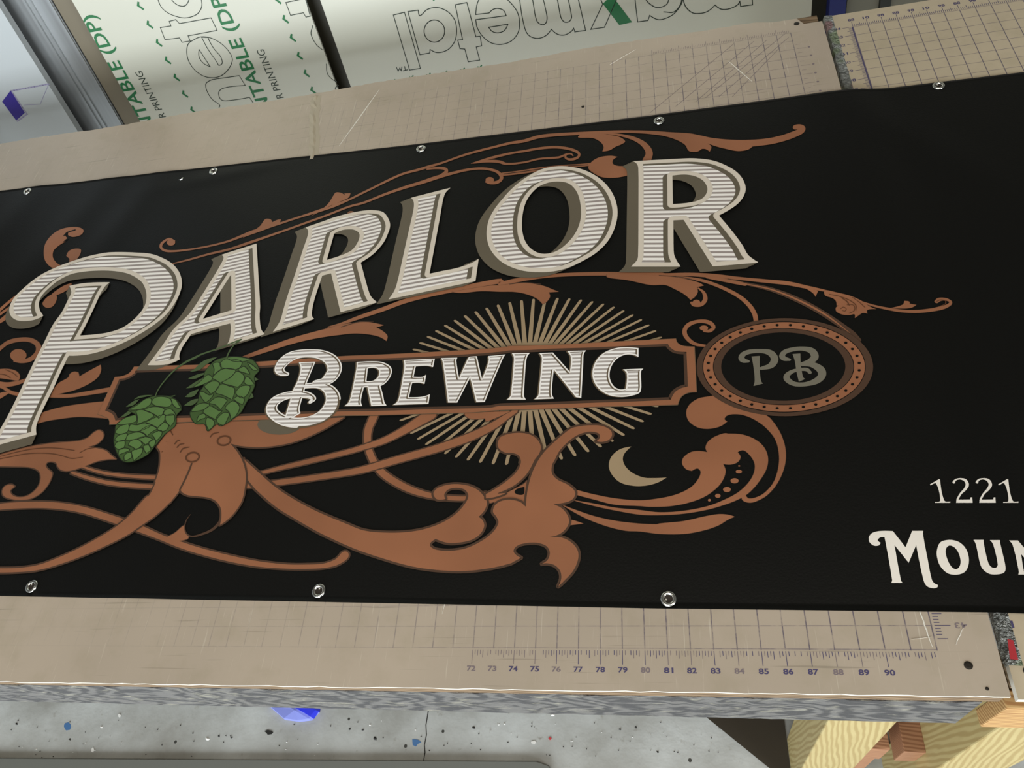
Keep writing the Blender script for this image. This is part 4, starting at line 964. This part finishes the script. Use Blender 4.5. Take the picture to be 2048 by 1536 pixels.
for s in ("@F1 1100,260 1130,235 1180,215 1240,225 1300,260 1345,310 1360,350 1340,400 1300,440 1250,455 1190,445 1140,410 1105,360 1093,310", "@F1 1165,290* 1230,390* 1190,370 1165,335",
          "@F1 1180,218* 1215,285 1270,365 1280,382 1300,370 1290,330 1255,290 1225,240 1218,220*", "@F1 938,162* 1000,152* 990,125* 1028,115* 1050,138* 1235,105* 1270,178* 1100,210* 1113,240* 1065,248* 1050,222* 965,232*",
          "@F1 915,-60 925,0 950,50 1000,85 1080,105 1150,85 1180,40 1175,-10 1140,-80 1000,-110", "@F1 990,-40 1005,0 1040,30 1080,35 1105,0 1100,-50", "@F1 1672,15* 1790,-10* 1800,40* 1815,95* 1790,100* 1775,75* 1700,90*"):
    t.line(s, .075, M['kink'], True); t.flush('outlined_letter')
for s in ("@F1 1282,628* 1285,615 1240,580 1210,530 1205,490 1245,465* 1400,443* 1435,500* 1310,515 1280,540 1290,580 1320,590 1460,570* 1480,600", "@F1 1830,150 1820,200 1850,260 1885,290", "@F1 1910,375 1915,430 1945,465 1970,478", "@F1 1980,500 1962,515 1968,535"):
    t.line(s, .075, M['kink']); t.flush('outlined_letter')
s2 = empty('composite_panel', SP(-14, vfl)); tag(s2, 'white film-covered panel with large upside-down outlined lettering, leaning behind the tables', 'panel')
mb = MB(); slab(mb, -40.6, 4.3, vfl+.2, 12, -.25, 0, M['film']); part(mb, 'panel_board', s2)
t = SInk(); t.root = s2
for s in ("@F2 400,88* 465,72* 558,400* 495,410*", "@F2 485,68* 545,60* 555,92 600,55 660,45 720,70 760,120 770,180 760,240 720,290 660,308 615,290* 613,310* 555,320*",
          "@F2 762,28* 830,15* 883,215* 908,212* 917,268* 885,275* 905,352* 838,362* 818,287* 790,285* 777,235* 805,232*", "@F2 958,160* 1070,142* 1050,178 1015,192 980,185",
          "@F2 1140,-120* 1140,0 1165,150 1190,205 1240,225 1290,210 1325,172* 1360,200 1400,205 1440,185 1455,165* 1462,187* 1525,178* 1455,-120*",
          "@F2 1190,-100* 1215,0 1230,90 1245,130 1275,145 1295,130 1298,90 1250,-110*", "@F2 1330,-100* 1360,0 1380,100 1400,128 1430,125 1443,95 1395,-110*",
          "@F2 1555,172* 1635,160* 1705,0* 1650,-60* 1600,-40* 1625,25*", "@F2 1815,-60 1815,0 1830,128* 1890,120* 1900,90* 1950,115 2000,105 2048,75 2090,10 2080,-60"):
    t.line(s, .085, M['kink'], True); t.flush('outlined_letter')
a = [(640+60*math.cos(k*math.pi/8), 182+65*math.sin(k*math.pi/8)) for k in range(16)]
t.line("@F2 "+" ".join("%f,%f" % q for q in a), .085, M['kink'], True)
for s in ("@F2 882,115 890,160 920,210 970,250 1030,260 1090,240 1130,190 1138,130 1125,70 1080,10 1040,-20 960,-40 900,0 882,85* 960,76* 985,55 1015,50 1045,62 1060,92* 882,115*", "@F2 1870,-40 1880,0 1910,30 1950,45 2000,25 2015,-20",
          "@F3 50,-60 55,0 70,42 110,76 160,78 200,65 240,30* 280,55 330,50 372,28 385,8* 390,38* 460,28* 455,-60*", "@F3 -60,70 0,70 40,20 45,-40"):
    t.line(s, .085, M['kink']); t.flush('outlined_letter')
t.polyt("@F2 1648,0* 1625,22* 1722,147* 1797,130* 1700,0* 1640,-60 1600,-50", M['gink']); t.flush('green_arrow')
for s in ("@F2 458,414* 484,408*", "@F2 470,411* 466,390*", "@F2 450,392* 446,414* 438,398* 428,416* 418,394*"): t.line(s, .09, M['kink'])
t.flush('trademark_sign')
for x_, y_ in ((400, 474), (505, 452), (605, 438), (702, 424), (805, 408), (905, 392)): 
    q = sheet_xy(650+x_/2.9257, y_/2.9257); chev(t, q[0], q[1], .62, True); t.flush('chevron')
q = sheet_xy(650+630/2.9257, 2/2.9257); chev(t, q[0], q[1]+.2, .62)
t.flush('chevron')
# grey metal sheet between, showing in the gaps
mt = newmat('brushed_grey_metal', (150, 150, 148), .30, .75); N = NT(mt); q = N.coord((.5, .02, .02)); n_ = N.noise(q, 1.2, 2)
N.col(N.mix(N.ramp(n_, .35, .65), sl((138, 140, 140)), sl((176, 180, 182)))); M['brushed'] = mt
g = empty('metal_sheet', SP(-55, vfl, -1)); tag(g, 'dull grey metal sheet leaning between the white board and the first white panel', 'metal sheet')
mb = MB(); slab(mb, -79, -68.7, vfl+.2, 40, -1.6, -1.3, M['brushed'])
part(mb, 'sheet_body', g)
mb = MB()
for x_, w_ in ((-71.7, .30), (-70.9, .10), (-68.9, .14)): slab(mb, x_, x_+w_, vfl+.2, 40, -1.3, -1.1, M['brushed'])
part(mb, 'ridge', g)
M['taupe'] = newmat('taupe_board', (112, 104, 86), .45)
mb = MB(); slab(mb, -68.6, -61, vfl+.2, 40, -1.7, -1.4, M['taupe']); o = mb.build('taupe_board'); tag(o, 'plain brownish grey board leaning between the metal sheet and the lettered white panel', 'board')
M['dboard'] = newmat('dark_olive_board', (50, 48, 36), .5)
mb = MB(); slab(mb, -50, -34, vfl+.2, 44, -2.2, -1.8, M['dboard']); o = mb.build('dark_board'); tag(o, 'dark olive board standing behind the gap between the two white panels', 'board')
M['pwhite'] = newmat('glossy_white_board', (176, 182, 184), .22); M['purple'] = newmat('purple_print', (52, 40, 132), .35); M['lilac'] = newmat('lilac_print', (150, 146, 176), .35)
g = empty('white_board', SP(-78, vfl)); tag(g, 'glossy white board with a purple box drawing, leaning at the far left', 'board')
mb = MB(); slab(mb, -96, -73.15, vfl+.2, 60, -.3, .5, M['pwhite']); part(mb, 'board_body', g)
t = SInk(); P0s = P0.copy(); P0 = P0+NV*.5
t.polyt("@F1 12,595* 62,530* 145,660* 95,705*", M['purple'])
for s in ("@F1 66,532* 285,492*", "@F1 66,532* 158,668* 100,710*"): t.line(s, .14, M['lilac'])
for s in ("@F1 285,492* 235,610* 140,615*",): t.line(s, .05, M['lilac'])
part(t, 'box_drawing', g, 'purple box drawing'); P0 = P0s
# right: blue post and grey board behind the clean mat
M['blue'] = newmat('blue_paint', (28, 38, 108), .4); M['gboard'] = newmat('grey_board', (128, 128, 116), .5); M['dgrey'] = newmat('dark_frame', (52, 56, 54), .5)
mb = MB(); slab(mb, 5.5, 6.9, vfl+.1, 14, .2, 1.6, M['blue']); o = mb.build('blue_post', bevel=.05); tag(o, 'narrow blue post standing behind the far corner of the clean mat', 'post')
mb = MB(); slab(mb, 7.3, 44, vfl+.2, 12, -.5, 0, M['gboard']); slab(mb, 10.0, 10.9, vfl+.2, 12, 0, .5, M['dgrey']); o = mb.build('grey_board'); tag(o, 'plain grey board with dark strip leaning behind the clean mat', 'board')

# ---------------------------------------------------------------- on the floor in front
def fl_pt(px, py, z=0.0): 
    d = ray(px, py); p = CAM+d*(z-CAM[2])/d[2]; return float(p[0]), float(p[1])
def blob(px, py, rx, ry, mat, name, label, cat, n=12, j=.2, z=.03, th=.05, group=None):
    mb = MB(); P = []
    for k in range(n):
        a = 2*math.pi*k/n; r = 1+random.uniform(-j, j); P.append(fl_pt(px+rx*r*math.cos(a), py+ry*r*math.sin(a)))
    V = [(x, y, 0.005) for x, y in P]+[(x, y, th) for x, y in P]
    mb.add(V, [tuple(range(n, 2*n))]+[(k, (k+1) % n, n+(k+1) % n, n+k) for k in range(n)], mat)
    o = mb.build(name); tag(o, label, cat, group); return o
M['fblue'] = newmat('blue_plastic', (40, 52, 214), .3); M['pblue'] = newmat('pale_blue_plastic', (132, 142, 214), .3); M['spot'] = newmat('blue_paint_spot', (70, 112, 160), .6)
M['fred'] = newmat('red_scrap', (192, 60, 66), .5); M['fblack'] = newmat('black_scrap', (34, 34, 32), .6); M['fwhite'] = newmat('white_scrap', (232, 232, 228), .5); M['rubber'] = newmat('dark_strip_rubber', (104, 106, 100), .6)
root = empty('plastic_wrap', (*fl_pt(600, 1425), 0)); tag(root, 'crumpled blue and white plastic wrap on the concrete below the table edge', 'plastic wrap')
for nm, poly, mt_, z1 in (('white_wrap', "535,1410 570,1440 600,1444 625,1441 640,1425 640,1405 560,1400", 'pblue', .5), ('blue_wrap', "575,1408 612,1428 628,1438 640,1424 643,1400 590,1400", 'fblue', .75)):
    P = [fl_pt(*[float(c) for c in q.split(',')]) for q in poly.split()]; n = len(P); cxx = sum(p[0] for p in P)/n; cyy = sum(p[1] for p in P)/n
    mb = MB(); mb.add([(x, y, .02) for x, y in P]+[(cxx+(x-cxx)*.9, cyy+(y-cyy)*.9, z1+random.uniform(-.15, .15)) for x, y in P]+[(cxx, cyy, z1+.2)], [(k, (k+1) % n, n+(k+1) % n, n+k) for k in range(n)]+[(n+k, n+(k+1) % n, 2*n) for k in range(n)], M[mt_])
    part(mb, nm, root)
blob(135, 1453, 7, 8, M['spot'], 'paint_spot', 'round blue paint spot on the concrete near the left edge', 'paint spot', 14, .1, th=.01)
blob(832, 1485, 8, 7, M['spot'], 'paint_spot', 'blue and white paint speck beside the floor crack', 'paint spot', 8, .4, th=.02)
blob(1100, 1477, 3.5, 3.5, M['fred'], 'red_scrap', 'small red square scrap on the concrete floor', 'scrap', 4, .05)
blob(186, 1500, 3, 5, M['fwhite'], 'paper_scrap', 'white paper scrap on the floor at lower left', 'scrap', 5, .3); blob(1067, 1485, 6, 3, M['fwhite'], 'paper_scrap', 'white paper scrap left of the red square', 'scrap', 5, .3)
blob(239, 1431, 3, 4, M['fwhite'], 'paper_scrap', 'white paper scrap just below the table edge at left', 'scrap', 5, .3)
blob(538, 1465, 8, 4, M['fblack'], 'dark_scrap', 'dark scrap on the floor left of centre, below the blue wrap', 'scrap', 7, .4)
gr = MB()
GR = [(33,1448,3),(203,1454,3),(415,1478,5),(438,1472,3),(463,1475,2.5),(750,1477,5),(726,1460,2.5),(740,1450,2),(948,1455,4),(1240,1459,2.5),(1272,1455,3),(1316,1504,2.5),(1222,1475,1.5),(1009,1448,2.5),(1105,1430,4),(700,1458,3)]
GR += [(random.uniform(20, 1450), random.uniform(1440, 1515), random.uniform(.8, 1.8)) for _ in range(90)]
for px_, py_, r_ in GR:
    P = [fl_pt(px_+r_*random.uniform(.6, 1.3)*math.cos(a), py_+r_*.8*random.uniform(.6, 1.3)*math.sin(a)) for a in [q*1.047 for q in range(6)]]
    cxx = sum(p[0] for p in P)/6; cyy = sum(p[1] for p in P)/6
    gr.add([(x, y, .0) for x, y in P]+[(cxx, cyy, .1)], [(q, (q+1) % 6, 6) for q in range(6)], M['fblack'] if random.random() < .75 else M['fwhite'])
o = gr.build('floor_grit'); tag(o, 'dark and pale grit scattered over the concrete floor', 'grit', None, 'stuff')
# crack in the slab
mb = MB(); P = [fl_pt(x, y) for x, y in ((857, 1420), (852, 1450), (853, 1470), (849, 1490), (850, 1505), (847, 1524), (846, 1560))]
V = []
for x, y in P: V += [(x-.045, y, .012), (x+.045, y, .012)]
mb.add(V, [(2*i, 2*i+1, 2*i+3, 2*i+2) for i in range(len(P)-1)], M['fblack']); o = mb.build('trim_1'); o['kind'] = 'structure'
# dark strip lying parallel to the table
P = [fl_pt(-200, 1516), fl_pt(-200, 1700), fl_pt(1120, 1700), fl_pt(1100, 1533), fl_pt(1075, 1524)]
mb = MB(); n = len(P); mb.add([(x, y, .0) for x, y in P]+[(x, y, .45) for x, y in P], [tuple(range(n, 2*n))]+[(k, (k+1) % n, n+(k+1) % n, n+k) for k in range(n)], M['rubber'])
o = mb.build('floor_board', bevel=.06); tag(o, 'long dark grey board lying on the concrete along the bottom edge of the picture', 'board')
M['shadow_brown'] = newmat('painted_shadow_brown', (50, 42, 28), .8)  # flat dark patch on the concrete, stands in for the shadow beside the leg
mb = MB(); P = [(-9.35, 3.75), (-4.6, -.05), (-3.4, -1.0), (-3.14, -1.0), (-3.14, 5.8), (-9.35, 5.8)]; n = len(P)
mb.add([(x, y, .0) for x, y in P]+[(x, y, .12) for x, y in P], [tuple(range(n, 2*n))]+[(q, (q+1) % n, n+(q+1) % n, n+q) for q in range(n)], M['shadow_brown'])
o = mb.build('painted_shadow'); tag(o, 'painted shadow, a flat dark brown patch on the concrete under the table corner', 'painted shadow')
